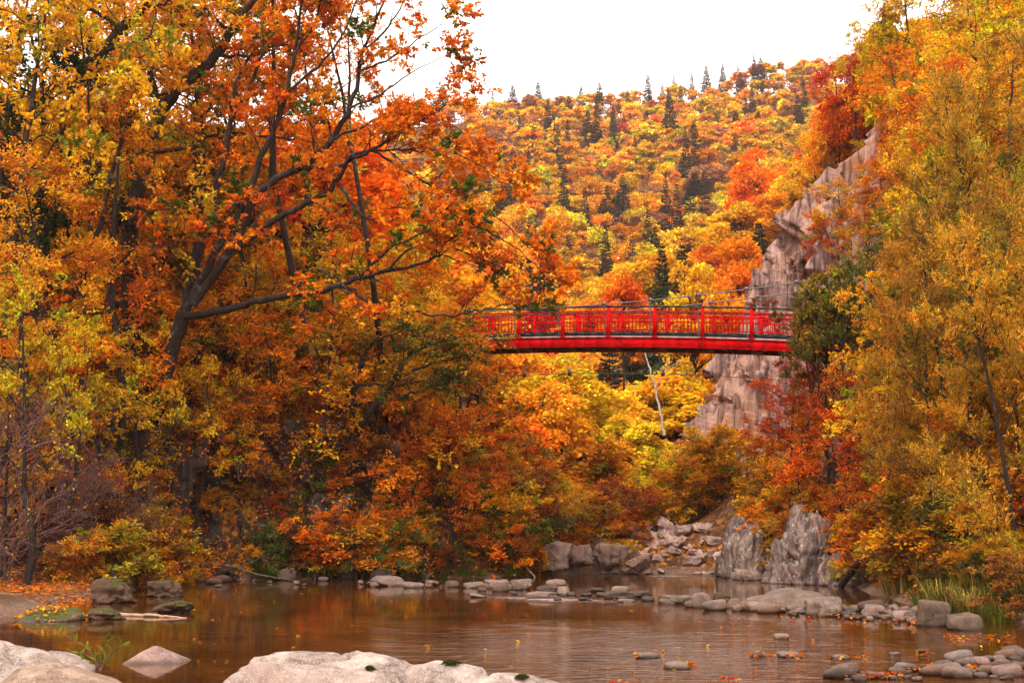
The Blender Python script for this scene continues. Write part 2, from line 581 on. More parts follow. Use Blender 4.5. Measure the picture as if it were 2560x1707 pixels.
def T(x, y, detail=True):
    x = np.atleast_1d(np.asarray(x, dtype=np.float64))
    y = np.atleast_1d(np.asarray(y, dtype=np.float64))
    lf = np.interp(y, LFY, LFX)
    rf = np.interp(y, RFY, RFX)
    dl = lf - x
    dr = x - rf
    near_ = (dl > 0) & (y > 40) & (y < 110)
    if near_.any():
        dl = dl.copy()
        q_ = np.stack([x[near_], y[near_]], 1)
        best = dl[near_].copy()
        for k_ in range(5, 15):
            a_ = np.array([LFX[k_], LFY[k_]])
            b_ = np.array([LFX[k_ + 1], LFY[k_ + 1]])
            ab = b_ - a_
            t_ = np.clip(((q_ - a_) @ ab) / (ab @ ab), 0, 1)
            best = np.minimum(best, np.linalg.norm(q_ - a_ - t_[:, None] * ab, axis=1))
        dl[near_] = best
    din = np.maximum(np.minimum(-dl, -dr), 0)
    bed = -1.4 * (1 - np.exp(-din / 1.2))
    # left: beach in front, rock wall at 54..60 m
    wall = sstep(y, 50, 55) * (5.0 - 4.2 * sstep(x, -4.5, 0.5))
    zl = 0.35 * sstep(dl, 0, 1.2) + wall * sstep(dl, 0.5, 3.4) + (0.16 + 0.26 * sstep(y, 48, 58)) * np.maximum(dl - 3, 0) \
        + 0.35 * np.maximum(dl - 9, 0) * (1 - sstep(y, 48, 58))
    zl = 75 * (1 - np.exp(-zl / 75))
    s = np.interp(y, SLR_Y, SLR_S)
    zr = 0.4 * sstep(dr, 0, 1.0) + s * np.maximum(dr - 1.0, 0)
    zr = 90 * (1 - np.exp(-zr / 90))
    z = np.where(dl > 0, zl, np.where(dr > 0, zr, bed))
    # valley floor climbs behind the rapids
    up = 0.03 * np.maximum(y - 60, 0) + 1.0 * sstep(y, 60, 66)
    z = z + np.where((dl < 0) & (dr < 0), up + 1.4 * sstep(y, 60, 64) + 0.22 * np.clip(x - 4.5, 0, 6) * sstep(y, 60.5, 65), up * 0.6)
    # far hillside
    far = 15 + (y - 180) * (0.436 + 0.00035 * np.clip(x, -150, 200))
    far = np.where(y > 180, far, -20 + (y - 100) * 0.4375)
    crest = 460 + 0.15 * x
    far = np.where(y > crest, far - (y - crest) * 0.75, far)
    far = np.where(y > crest, np.maximum(far, 0.0), far)
    k = 6.0
    z = np.where(y > 100, np.maximum(z * (1 - sstep(y, 150, 260)), far), z)
    # spur that comes down from the right in the middle distance
    spur = (22 + 0.62 * (np.clip(x, -60, 120) - 15)) * np.exp(-((y - 168) / 42) ** 2)
    z = np.where((x > -20) & (y > 90), np.maximum(z, spur), z)
    if detail:
        p = np.stack([x * 0.35, y * 0.35, np.zeros_like(x)], 1)
        big = np.stack([x * 0.02, y * 0.02, np.zeros_like(x)], 1)
        amt = 0.12 + 0.35 * sstep(np.maximum(dl, dr), 1, 6)
        z = z + np.where((dl > -0.6) | (dr > -0.6), fbm(p, 3, 5) * amt, fbm(p, 3, 5) * 0.2) + fbm(big, 3, 9) * 9 * sstep(y, 170, 300)
    return z


def t1(x, y):
    return float(T(x, y)[0])


def axis(a, b, step, lo, hi):
    v = list(np.arange(a, b + 1e-6, step))
    s, p = step, b
    while p < hi:
        s *= 1.12
        p += s
        v.append(p)
    s, p = step, a
    while p > lo:
        s *= 1.12
        p -= s
        v.insert(0, p)
    return np.array(v)


gx = axis(-26, 30, 0.4, -700, 700)
gy = axis(18, 100, 0.4, -300, 1200)
GX, GY = np.meshgrid(gx, gy)
GZ = T(GX.ravel(), GY.ravel())
V = np.stack([GX.ravel(), GY.ravel(), GZ], 1)


def grid_faces(ny, nx):
    i = np.arange(ny * nx).reshape(ny, nx)
    return np.stack([i[:-1, :-1].ravel(), i[:-1, 1:].ravel(), i[1:, 1:].ravel(), i[1:, :-1].ravel()], 1)


structure('ground', make_mesh('ground', V, grid_faces(len(gy), len(gx)), mats=[M_GROUND], smooth=True))

wx = np.linspace(-22, 22, 120)
wy = np.linspace(-60, 61.5, 260)
WX, WY = np.meshgrid(wx, wy)
V = np.stack([WX.ravel(), WY.ravel(), 0 * WX.ravel()], 1)
structure('river', make_mesh('river', V, grid_faces(len(wy), len(wx)), mats=[M_WATER], smooth=True))



# ------------------------------------------------------------------ foliage
def leaf_verts(pos, ax, no, L, W, shape):
    ax = nrm(ax)
    no = nrm(no - (no * ax).sum(1, keepdims=True) * ax)
    sd_ = np.cross(no, ax)
    L = np.asarray(L)[:, None]
    W = np.asarray(W)[:, None]
    if shape == 'leaf6':
        tpl = [(0, 0, 0), (0.32, 0.42, 0.10), (0.72, 0.46, 0.06), (1.0, 0, -0.10), (0.72, -0.46, 0.06), (0.32, -0.42, 0.10)]
        fc = [(0, 1, 2, 3), (0, 3, 4, 5)]
    elif shape == 'diamond':
        tpl = [(0, 0, 0), (0.5, 0.5, 0.06), (1.0, 0, -0.06), (0.5, -0.5, 0.06)]
        fc = [(0, 1, 2, 3)]
    else:
        tpl = [(-0.5, -0.5, 0), (0.5, -0.35, 0.08), (0.55, 0.5, -0.05), (-0.4, 0.45, 0.05)]
        fc = [(0, 1, 2, 3)]
    k = len(tpl)
    V = np.empty((len(pos), k, 3))
    for j, (a, s, h) in enumerate(tpl):
        V[:, j] = pos + ax * (a * L) + sd_ * (s * W) + no * (h * W)
    base = (np.arange(len(pos)) * k)[:, None]
    F = np.concatenate([base + np.array(f)[None] for f in fc])
    return V.reshape(-1, 3), F, k


def leaf_mesh(name, pos, ax, no, L, W, cols, shape='leaf6', mat=None):
    V, F, k = leaf_verts(pos, ax, no, L, W, shape)
    return make_mesh(name, V, F, tint=np.repeat(cols, k, axis=0), mats=[mat or M_LEAF])


class Tubes:
    def __init__(self):
        self.V, self.F4, self.n = [], [], 0

    def sticks(self, a, b, ra, rb, k=4):
        a, b = np.asarray(a, float), np.asarray(b, float)
        if len(a) == 0:
            return
        d = nrm(b - a)
        u = np.where(np.abs(d[:, 2:3]) > 0.9, np.array([[1.0, 0, 0]]), np.array([[0, 0, 1.0]]))
        s = nrm(np.cross(d, u))
        q = np.cross(d, s)
        n = len(a)
        ra = np.broadcast_to(np.asarray(ra, float), (n,))[:, None]
        rb = np.broadcast_to(np.asarray(rb, float), (n,))[:, None]
        V = np.empty((n, 2 * k, 3))
        for j in range(k):
            c, sn = math.cos(2 * PI * j / k), math.sin(2 * PI * j / k)
            V[:, j] = a + (s * c + q * sn) * ra
            V[:, k + j] = b + (s * c + q * sn) * rb
        base = (np.arange(n) * 2 * k)[:, None] + self.n
        for j in range(k):
            j2 = (j + 1) % k
            self.F4.append(base + np.array([[j, j2, k + j2, k + j]]))
        self.V.append(V.reshape(-1, 3))
        self.n += n * 2 * k

    def tube(self, pts, radii, k=8, caps=True):
        pts = np.asarray(pts, float)
        n = len(pts)
        tan = nrm(np.gradient(pts, axis=0))
        u = np.array([0.13, 0.97, 0.2])
        V = np.empty((n, k, 3))
        s = np.cross(tan[0], u)
        for i in range(n):
            s = s - tan[i] * (s @ tan[i])
            s = s / max(np.linalg.norm(s), 1e-9)
            q = np.cross(tan[i], s)
            for j in range(k):
                a = 2 * PI * j / k
                V[i, j] = pts[i] + (s * math.cos(a) + q * math.sin(a)) * radii[i]
        i = np.arange(n - 1)[:, None] * k + self.n
        for j in range(k):
            j2 = (j + 1) % k
            self.F4.append(i + np.array([[j, j2, k + j2, k + j]]))
        self.V.append(V.reshape(-1, 3))
        self.n += n * k
        if caps:
            ctr = np.array([pts[0], pts[-1]])
            self.V.append(ctr)
            for e, off in ((0, 0), (1, (n - 1) * k)):
                c = self.n + e
                o0 = self.n - n * k + off
                for j in range(0, k, 2):
                    self.F4.append(np.array([[c, o0 + j, o0 + (j + 1) % k, o0 + (j + 2) % k]]))
            self.n += 2

    def mesh(self, name, mat, smooth=True):
        return make_mesh(name, np.concatenate(self.V), np.concatenate(self.F4), mats=[mat], smooth=smooth)


def spline(pts, n):
    pts = np.asarray(pts, float)
    if len(pts) == 2:
        t_ = np.linspace(0, 1, n)[:, None]
        return pts[0] * (1 - t_) + pts[1] * t_
    q = np.concatenate([[2 * pts[0] - pts[1]], pts, [2 * pts[-1] - pts[-2]]])
    u = np.linspace(0, len(pts) - 1, n)
    i = np.minimum(u.astype(int), len(pts) - 2)
    f = (u - i)[:, None]
    p0, p1, p2, p3 = q[i], q[i + 1], q[i + 2], q[i + 3]
    return 0.5 * (2 * p1 + (p2 - p0) * f + (2 * p0 - 5 * p1 + 4 * p2 - p3) * f ** 2 + (3 * p1 - p0 - 3 * p2 + p3) * f ** 3)


def grow(limbs, rs, tubes, t0=0.3, dens2=2.2, L2=1.6, n3=7, L3=0.6, m=9, up2=0.25, up3=0.15, kind='spray', leaf=(0.12, 0.08),
         pal=None, flat=0.35, twig_r=0.009, twig_all=True, drop=0.0, taper2=0.55):
    """secondary branches, twigs and leaves along the limbs; returns leaf arrays"""
    A, D, LN, R0 = [], [], [], []
    for pts, r0, r1, wgt in limbs:
        seg = np.linalg.norm(np.diff(pts, axis=0), axis=1)
        cum = np.concatenate([[0], np.cumsum(seg)])
        LL = cum[-1]
        n2 = max(3, int(LL * (1 - t0) * dens2 * wgt))
        tt = t0 + (1 - t0) * rs.rand(n2) ** 0.8
        tt[: max(2, n2 // 9)] = 1.0
        p = np.stack([np.interp(tt * LL, cum, pts[:, k]) for k in range(3)], 1)
        q = np.stack([np.interp(np.clip(tt * LL - 0.25, 0, LL), cum, pts[:, k]) for k in range(3)], 1)
        tn = nrm(p - q + 1e-6)
        lat = rs.randn(n2, 3)
        lat = nrm(lat - (lat * tn).sum(1, keepdims=True) * tn)
        d = nrm(tn * 0.65 + lat * 0.85 + np.array([0, 0, up2]))
        A.append(p)
        D.append(d)
        LN.append(L2 * (1.15 - taper2 * tt) * (0.6 + 0.6 * rs.rand(n2)))
        R0.append(np.minimum(0.030, (r0 + (r1 - r0) * tt) * 0.6))
    A, D, LN, R0 = map(np.concatenate, (A, D, LN, R0))
    mid = A + D * LN[:, None] * 0.5 + np.array([0, 0, 1]) * (0.06 * LN)[:, None]
    end = A + D * LN[:, None] + np.array([0, 0, -1]) * (0.05 * LN)[:, None]
    tubes.sticks(A, mid, R0, R0 * 0.65, 4)
    tubes.sticks(mid, end, R0 * 0.65, R0 * 0.3, 4)
    n2 = len(A)
    id2 = np.repeat(np.arange(n2), n3)
    s = 0.2 + 0.8 * rs.rand(len(id2))
    p3 = np.where((s < 0.5)[:, None], A[id2] + (mid - A)[id2] * (2 * s)[:, None], mid[id2] + (end - mid)[id2] * (2 * s - 1)[:, None])
    lat = rs.randn(len(id2), 3) * np.array([1, 1, 0.55])
    d3 = nrm(D[id2] * 0.55 + nrm(lat) * 0.8 + np.array([0, 0, up3]))
    l3 = L3 * (0.55 + 0.75 * rs.rand(len(id2)))
    e3 = p3 + d3 * l3[:, None]
    if twig_all:
        tubes.sticks(p3, e3, twig_r, twig_r * 0.4, 3)
    n3t = len(id2)
    id3 = np.repeat(np.arange(n3t), m)
    N = len(id3)
    if drop > 0:
        keep = rs.rand(N) > drop
        id3 = id3[keep]
        N = len(id3)
    up = np.array([0, 0, 1.0])
    if kind == 'spray':
        plane = nrm(up + flat * rs.randn(n3t, 3))[id3]
        side = nrm(np.cross(plane, d3[id3]))
        sg = np.where(rs.rand(N) > 0.5, 1.0, -1.0)[:, None]
        u = 0.1 + 0.95 * rs.rand(N)
        ax = d3[id3] * (0.3 + 0.5 * rs.rand(N))[:, None] + side * sg * (0.4 + 0.5 * rs.rand(N))[:, None]
        pos = p3[id3] + d3[id3] * (u * l3[id3])[:, None] + side * sg * (rs.rand(N) * 0.35 * l3[id3])[:, None] + rs.randn(N, 3) * 0.02
        no = plane + 0.38 * rs.randn(N, 3)
        ax = ax + np.array([0, 0, -0.12])
    elif kind == 'rosette':
        u = 1 - 0.75 * rs.rand(N) ** 2.2
        pos = p3[id3] + d3[id3] * (u * l3[id3])[:, None] + rs.randn(N, 3) * 0.025
        rad = nrm(rs.randn(N, 3) * np.array([1, 1, 0.6]))
        ax = rad * 0.9 + d3[id3] * 0.5 + np.array([0, 0, -0.22])
        no = up * 0.9 + 0.55 * rs.randn(N, 3)
    else:
        u = rs.rand(N)
        pos = p3[id3] + d3[id3] * (u * l3[id3])[:, None] + rs.randn(N, 3) * 0.03
        ax = d3[id3] * 0.7 + rs.randn(N, 3) * 0.55 + np.array([0, 0, -0.15])
        no = up * 0.6 + 0.7 * rs.randn(N, 3)
    # colour: palette choice per branch, jitter per twig and per leaf
    pal = pal or [((1, 1, 1), 1)]
    cols = np.array([c for c, _ in pal], float)
    pr = np.array([q for _, q in pal], float)
    ch = rs.choice(len(pal), n2, p=pr / pr.sum())
    sw = rs.choice(len(pal), n3t, p=pr / pr.sum())
    ch3 = np.where(rs.rand(n3t) < 0.22, sw, ch[id2])
    c = cols[ch3][id3]
    c = c * (1 + 0.10 * rs.randn(n3t, 1))[id3] * np.exp(0.20 * rs.randn(N, 1))
    c = c * np.stack([np.exp(0.04 * rs.randn(N)), np.exp(0.17 * rs.randn(N)), np.exp(0.15 * rs.randn(N))], 1)
    c = np.clip(c, 0.003, 3)
    L = leaf[0] * (0.65 + 0.6 * rs.rand(N))
    W = leaf[1] * (0.65 + 0.6 * rs.rand(N))
    return pos, ax, no, L, W, c


def skeleton(rs, H, R, n=9, lean=0.1, first=0.25, rt=0.16, tops=1.0, rise=0.5, stems=1, curve=0.25):
    """trunk(s) and limbs of a free standing tree; list of (pts, r0, r1, weight)"""
    limbs, trunks = [], []
    for s_ in range(stems):
        az0 = rs.rand() * 6.28
        sp_ = 0 if stems == 1 else R * 0.35
        top = np.array([math.cos(az0) * (lean * H + sp_), math.sin(az0) * (lean * H + sp_), H * (0.86 if s_ == 0 else 0.7 + 0.15 * rs.rand())])
        tr = spline([[0, 0, -0.4], [top[0] * 0.2, top[1] * 0.2, H * 0.2], [top[0] * 0.5 + rs.randn() * 0.1, top[1] * 0.5 + rs.randn() * 0.1, H * 0.5], top], 14)
        tr[1:-1] += rs.randn(12, 3) * 0.025 * np.array([1, 1, 0.3])
        rr = rt / math.sqrt(stems)
        trunks.append((tr, rr, rr * 0.22))
        limbs.append((tr[7:], rr * 0.6, rr * 0.2, 0.8))
        nn = max(3, int(n / stems))
        for i in range(nn):
            f = first + (0.95 - first) * (i + rs.rand() * 0.7) / nn
            b = np.array([np.interp(f, np.linspace(0, 1, 14), tr[:, k]) for k in range(3)])
            az = az0 + i * 2.4 + rs.rand() * 0.7
            prof = math.sqrt(max(0.12, 1 - ((f - 0.45) / 0.62) ** 2))
            ln = R * prof * (0.8 + 0.35 * rs.rand())
            el = rise * (0.35 + 0.9 * f) + rs.randn() * 0.1
            dv = np.array([math.cos(az), math.sin(az), 0])
            e = b + dv * ln * math.cos(el) + np.array([0, 0, 1]) * ln * math.sin(el)
            md = (b + e) / 2 + np.array([0, 0, ln * curve * (rs.rand() - 0.3)]) + rs.randn(3) * 0.08
            lp = spline([b, md, e], 9)
            lp[1:-1] += rs.randn(7, 3) * 0.03
            limbs.append((lp, rr * 0.38 * (1.1 - f), 0.012, 1.0))
    return trunks, limbs


def tree_template(name, seed, H, R, skel, gr, bark=None, shape='leaf6'):
    rs = np.random.RandomState(seed)
    tb = Tubes()
    trunks, limbs = skeleton(rs, H, R, **skel)
    for tr, r0, r1 in trunks:
        rad = np.linspace(r0, r1, len(tr))
        rad[0] *= 1.35
        rad[1] *= 1.12
        tb.tube(tr, rad, 8)
    for lp, r0, r1, _ in limbs[0:]:
        tb.tube(lp, np.linspace(r0, r1, len(lp)), 5, False)
    arr = grow(limbs, rs, tb, **gr)
    tm = tb.mesh(name + ' trunk', bark or M_BARK)
    cm = leaf_mesh(name + ' crown', *arr, shape=shape)
    return dict(H=H, R=R, trunk=tm, crown=cm, n=len(arr[0]))


def blob_template(name, seed, H, R, nb, per, leaf, trunk_h=0.35, bark=None, far=False, squash=1.0):
    """crowns seen from afar: leaf clumps spread over many small lobes round the limbs"""
    rs = np.random.RandomState(seed)
    tb = Tubes()
    zc, rz = H * (trunk_h + (1 - trunk_h) * 0.5), H * (1 - trunk_h) * 0.5
    lean = rs.randn(2) * 0.05 * H
    tr = spline([[0, 0, -0.6], [lean[0] * 0.3, lean[1] * 0.3, H * 0.3], [lean[0], lean[1], H * 0.9]], 8)
    r0 = 0.02 * H
    tb.tube(tr, np.linspace(r0, r0 * 0.2, 8), 5 if far else 7)
    u = nrm(rs.randn(nb, 3))
    u[:, 2] = np.abs(u[:, 2]) * 1.1 - 0.35
    u = nrm(u)
    rad = (0.45 + 0.45 * rs.rand(nb) ** 0.6)[:, None]
    irr = 1 + 0.25 * vnoise(u * 1.7 + seed * 3.1, seed)[:, None]
    bc = u * rad * irr * np.array([R, R, rz]) + np.array([lean[0] * 0.8, lean[1] * 0.8, zc])
    br = R * (0.20 + 0.22 * rs.rand(nb)) * (1.1 if far else 0.85)
    st = np.stack([np.interp(np.clip(bc[:, 2] - 0.35 * R, H * 0.2, H * 0.85), tr[:, 2], tr[:, k]) for k in range(3)], 1)
    tb.sticks(st, bc, r0 * 0.30, r0 * 0.06, 3 if far else 4)
    idb = np.repeat(np.arange(nb), per)
    N = len(idb)
    v = nrm(rs.randn(N, 3))
    v[:, 2] = np.where(v[:, 2] < -0.25, -v[:, 2], v[:, 2])
    rr = (0.25 + 1.0 * rs.rand(N) ** 0.7) if far else (0.55 + 0.5 * rs.rand(N) ** 0.5)
    pos = bc[idb] + v * (br[idb] * rr)[:, None] * np.array([1, 1, 0.72 * squash])
    ax = nrm(rs.randn(N, 3) * np.array([1, 1, 0.45]) + np.array([0, 0, -0.15]))
    no = v * 0.55 + np.array([0, 0, 0.75]) + 0.5 * rs.randn(N, 3)
    c = np.ones((N, 3)) * np.exp(0.14 * rs.randn(nb, 1))[idb] * np.exp((0.42 if far else 0.26) * rs.randn(N, 1))
    c = c * np.stack([np.ones(N), np.exp(0.16 * rs.randn(nb))[idb] * np.exp(0.10 * rs.randn(N)), np.ones(N)], 1)
    L = leaf[0] * (0.6 + 0.8 * rs.rand(N))
    W = leaf[1] * (0.6 + 0.8 * rs.rand(N))
    if far:
        V1, F1, k = leaf_verts(pos, ax, no, L, W, 'quad')
        V0, F0 = np.concatenate(tb.V), np.concatenate(tb.F4)
        V = np.concatenate([V1, V0])
        F = np.concatenate([F1, F0 + len(V1)])
        tint = np.concatenate([np.repeat(c, k, axis=0), np.ones((len(V0), 3))])
        mi = np.concatenate([np.zeros(len(F1)), np.ones(len(F0))])
        me = make_mesh(name, V, F, tint=tint, mats=[M_LEAF, bark or M_GREYBARK], midx=mi)
        return dict(H=H, R=R, mesh=me, raw=(V, F, tint, mi))
    return dict(H=H, R=R, trunk=tb.mesh(name + ' trunk', bark or M_BARK),
                crown=leaf_mesh(name + ' crown', pos, ax, no, L, W, c, 'diamond'), n=N)


def conifer_template(name, seed, H, R, tiers, per, sub, far=False):
    rs = np.random.RandomState(seed)
    tb = Tubes()
    tr = np.array([[0, 0, -0.5], [0, 0, H * 0.5], [0, 0, H]])
    tb.tube(tr, np.array([0.016, 0.010, 0.002]) * H, 6)
    A, D, LN = [], [], []
    for i in range(tiers):
        f = 0.12 + 0.88 * (i + 0.5) / tiers
        n = max(3, int(per * (1.15 - 0.5 * f)))
        az = rs.rand() * 6.28 + np.arange(n) * 2 * PI / n + rs.randn(n) * 0.25
        ln = R * (1 - f) ** 0.85 * (0.7 + 0.5 * rs.rand(n)) + 0.05 * R
        A.append(np.stack([0 * az, 0 * az, H * f + rs.randn(n) * 0.01 * H], 1))
        D.append(np.stack([np.cos(az), np.sin(az), -0.30 + 0.75 * f + 0.1 * rs.randn(n)], 1))
        LN.append(ln)
    A, D, LN = np.concatenate(A), nrm(np.concatenate(D)), np.concatenate(LN)
    tb.sticks(A, A + D * LN[:, None], 0.0025 * H, 0.0008 * H, 3)
    idb = np.repeat(np.arange(len(A)), sub)
    N = len(idb)
    u = 0.12 + 0.88 * rs.rand(N) ** 0.8
    side = nrm(np.cross(D, np.array([0, 0, 1.0])))[idb]
    sg = np.where(rs.rand(N) > 0.5, 1.0, -1.0)[:, None]
    wid = LN[idb] * 0.28 * (1.1 - u)
    pos = A[idb] + D[idb] * (u * LN[idb])[:, None] + side * sg * (wid * rs.rand(N))[:, None]
    ax = D[idb] * 0.7 + side * sg * 0.6 + np.array([0, 0, -0.25]) + 0.12 * rs.randn(N, 3)
    no = np.array([0, 0, 1.0]) + 0.35 * rs.randn(N, 3)
    s_ = (R * 0.30 if far else R * 0.19)
    L = s_ * (0.6 + 0.7 * rs.rand(N)) * (1.2 - 0.75 * pos[:, 2] / H)
    W = L * (0.55 if far else 0.33)
    c = np.ones((N, 3)) * np.exp(0.25 * rs.randn(N, 1))
    if far:
        V1, F1, k = leaf_verts(pos, ax, no, L, W, 'diamond')
        V0, F0 = np.concatenate(tb.V), np.concatenate(tb.F4)
        me = make_mesh(name, np.concatenate([V1, V0]), np.concatenate([F1, F0 + len(V1)]),
                       tint=np.concatenate([np.repeat(c, k, axis=0), np.ones((len(V0), 3))]), mats=[M_NEEDLE, M_BARK],
                       midx=np.concatenate([np.zeros(len(F1)), np.ones(len(F0))]))
        return dict(H=H, R=R, mesh=me)
    return dict(H=H, R=R, trunk=tb.mesh(name + ' trunk', M_BARK), crown=leaf_mesh(name + ' crown', pos, ax, no, L, W, c, 'diamond', M_NEEDLE), n=N)


TP = {}
for i in range(3):
    TP['maple%d' % i] = tree_template('maple', 11 + i, 7.0, 3.3, dict(n=11, lean=0.08, first=0.2, rt=0.15, rise=0.35, stems=1 + (i % 2)),
        dict(t0=0.25, dens2=2.6, L2=1.5, n3=9, L3=0.62, m=15, up2=0.1, up3=0.0, kind='spray', leaf=(0.115, 0.10), flat=0.22,
             pal=[((1, 1, 1), 6), ((1.08, 1.35, 1.0), 2), ((0.92, 0.70, 0.9), 2), ((0.5, 0.9, 1.0), 0.7)]))
for i in range(3):
    TP['broad%d' % i] = tree_template('broadleaf', 31 + i, 9.0, 3.4, dict(n=11, lean=0.1, first=0.22, rt=0.17, rise=0.55, stems=1 + (i % 2)),
        dict(t0=0.3, dens2=2.4, L2=1.6, n3=8, L3=0.6, m=12, kind='rosette', leaf=(0.19, 0.10),
             pal=[((1, 1, 1), 6), ((1.05, 1.25, 1.0), 3), ((0.75, 1.0, 1.0), 2), ((0.30, 0.55, 0.8), 1.2)]))
for i in range(2):
    TP['oval%d' % i] = tree_template('roundleaf', 51 + i, 8.0, 2.8, dict(n=12, lean=0.06, first=0.2, rt=0.13, rise=0.7, stems=1 + i),
        dict(t0=0.25, dens2=2.6, L2=1.2, n3=8, L3=0.5, m=13, kind='any', leaf=(0.12, 0.10),
             pal=[((1, 1, 1), 6), ((1.06, 1.3, 1.0), 2), ((0.85, 0.75, 0.9), 2), ((0.45, 0.7, 0.9), 1)]))
for i in range(2):
    TP['willow%d' % i] = tree_template('willow', 61 + i, 12.0, 3.8, dict(n=17, lean=0.05, first=0.14, rt=0.17, rise=0.85, stems=2),
        dict(t0=0.10, dens2=3.0, L2=1.7, n3=11, L3=0.75, m=20, up2=0.45, up3=0.35, kind='any', leaf=(0.17, 0.038),
             pal=[((1, 1, 1), 5), ((1.3, 1.15, 0.9), 3), ((0.60, 0.75, 1.0), 2), ((1.4, 1.45, 1.7), 0.8), ((1.1, 0.75, 0.8), 1)]), shape='diamond')
for i in range(4):
    TP['shrub%d' % i] = tree_template('shrub', 71 + i, 1.9, 1.3, dict(n=12, lean=0.05, first=0.08, rt=0.035, rise=0.85, stems=3),
        dict(t0=0.15, dens2=5.5, L2=0.55, n3=6, L3=0.28, m=9, kind='spray' if i % 2 else 'any', leaf=(0.10, 0.07) if i != 2 else (0.13, 0.035), twig_r=0.005,
             pal=[((1, 1, 1), 5), ((1.02, 1.2, 1.0), 2), ((0.75, 0.6, 0.9), 2), ((0.4, 0.7, 0.9), 1.2)]), bark=M_TWIG)
for i in range(2):
    TP['bare%d' % i] = tree_template('bare shrub', 81 + i, 2.6, 1.9, dict(n=15, lean=0.12, first=0.05, rt=0.04, rise=0.8, stems=3),
        dict(t0=0.1, dens2=3.6, L2=1.1, n3=6, L3=0.55, m=1, kind='any', leaf=(0.065, 0.04), twig_r=0.007, drop=0.75), bark=M_TWIG)
for i in range(4):
    TP['mid%d' % i] = blob_template('valley tree', 91 + i, 9.0, 3.3, 60, 150, (0.30, 0.22), 0.22)
for i in range(7):
    TP['far%d' % i] = blob_template('hillside tree', 101 + i, 11.5, [3.6, 4.4, 3.0, 4.0, 3.3, 4.6, 2.7][i], [34, 44, 26, 38, 30, 46, 22][i], 58, (0.52, 0.36), [0.22, 0.3, 0.2, 0.34, 0.25, 0.3, 0.2][i], far=True)
for i in range(3):
    TP['forest%d' % i] = blob_template('forest tree', 141 + i, 11.5, [3.6, 4.2, 3.0][i], 24, 40, (0.72, 0.50), 0.26, far=True)
for i in range(3):
    TP['cf%d' % i] = conifer_template('hillside fir', 111 + i, 15.0, [3.0, 3.6, 2.6][i], 22, 10, 11, far=True)
for i in range(2):
    TP['fir%d' % i] = conifer_template('fir', 121 + i, 9.0, 2.5, 26, 13, 40)

RS = np.random.RandomState(5)


def jit(c, a=0.10):
    return [max(0.003, x * math.exp(RS.randn() * a)) for x in c]


def place_tree(name, tpl, label, cat, x, y, z, sxy, sz_, color, group=None, rz=None, lift=0.0):
    tp = TP[tpl]
    rz = RS.rand() * 6.28 if rz is None else rz
    if 'mesh' in tp:
        return thing(name, tp['mesh'], label, cat, (x, y, z), (0, 0, rz), (sxy, sxy, sz_), color, group)
    r = thing(name, None, label, cat, (x, y, z), (0, 0, rz), (sxy, sxy, sz_), None, group)
    lz = lift / sz_
    obj('trunk' if cat == 'tree' else 'stems', tp['trunk'], r, (0, 0, lz))
    if tp['n'] > 0:
        obj('crown' if cat == 'tree' else 'foliage', tp['crown'], r, (0, 0, lz), color=color)
    if lift > 0.3:
        tb_ = Tubes()
        q_ = spline([[RS.randn() * 0.25 * lz, RS.randn() * 0.2 * lz, -0.4], [RS.randn() * 0.10 * lz, RS.randn() * 0.10 * lz, lz * 0.5], [0, 0, lz]], 9)
        tb_.tube(q_, np.linspace(0.20, 0.12, 9), 8)
        obj('bole', tb_.mesh('bole', M_BARK), r)
    return r


def ftree(tpl, fx, ftop, d, R, colname, label, name='maple_tree', group=None, base=None, cat='tree', ja=0.08):
    """a tree whose crown is centred at fx and tops out at ftop in the 2352 view, d metres away"""
    tp = TP[tpl]
    top = P(fx, ftop, d)
    for _ in range(24):                      # trees keep their feet dry
        if base is not None or t1(top.x, d) > 0.2:
            break
        d += 0.5
        top = P(fx, ftop, d)
    z0 = t1(top.x, d) - 0.1 if base is None else base
    h = max(1.5, top.z - z0)
    s = R / tp['R']
    sz_ = min(h / tp['H'], (1.7 if tpl.startswith(('mid', 'fir')) else 1.22) * s)
    col = CO[colname] if isinstance(colname, str) else colname
    return place_tree(name, tpl, label, cat, top.x, d, z0, s, sz_, jit(col, ja), group, lift=h - sz_ * tp['H'])

# ------------------------------------------------------------------ rock shapes
_ico = {}


def ico(sub):
    if sub not in _ico:
        bm = bmesh.new()
        bmesh.ops.create_icosphere(bm, subdivisions=sub, radius=1.0)
        bm.verts.ensure_lookup_table()
        V_ = np.array([v.co[:] for v in bm.verts])
        F_ = np.array([[v.index for v in f.verts] for f in bm.faces])
        bm.free()
        _ico[sub] = (nrm(V_), F_)
    return _ico[sub]


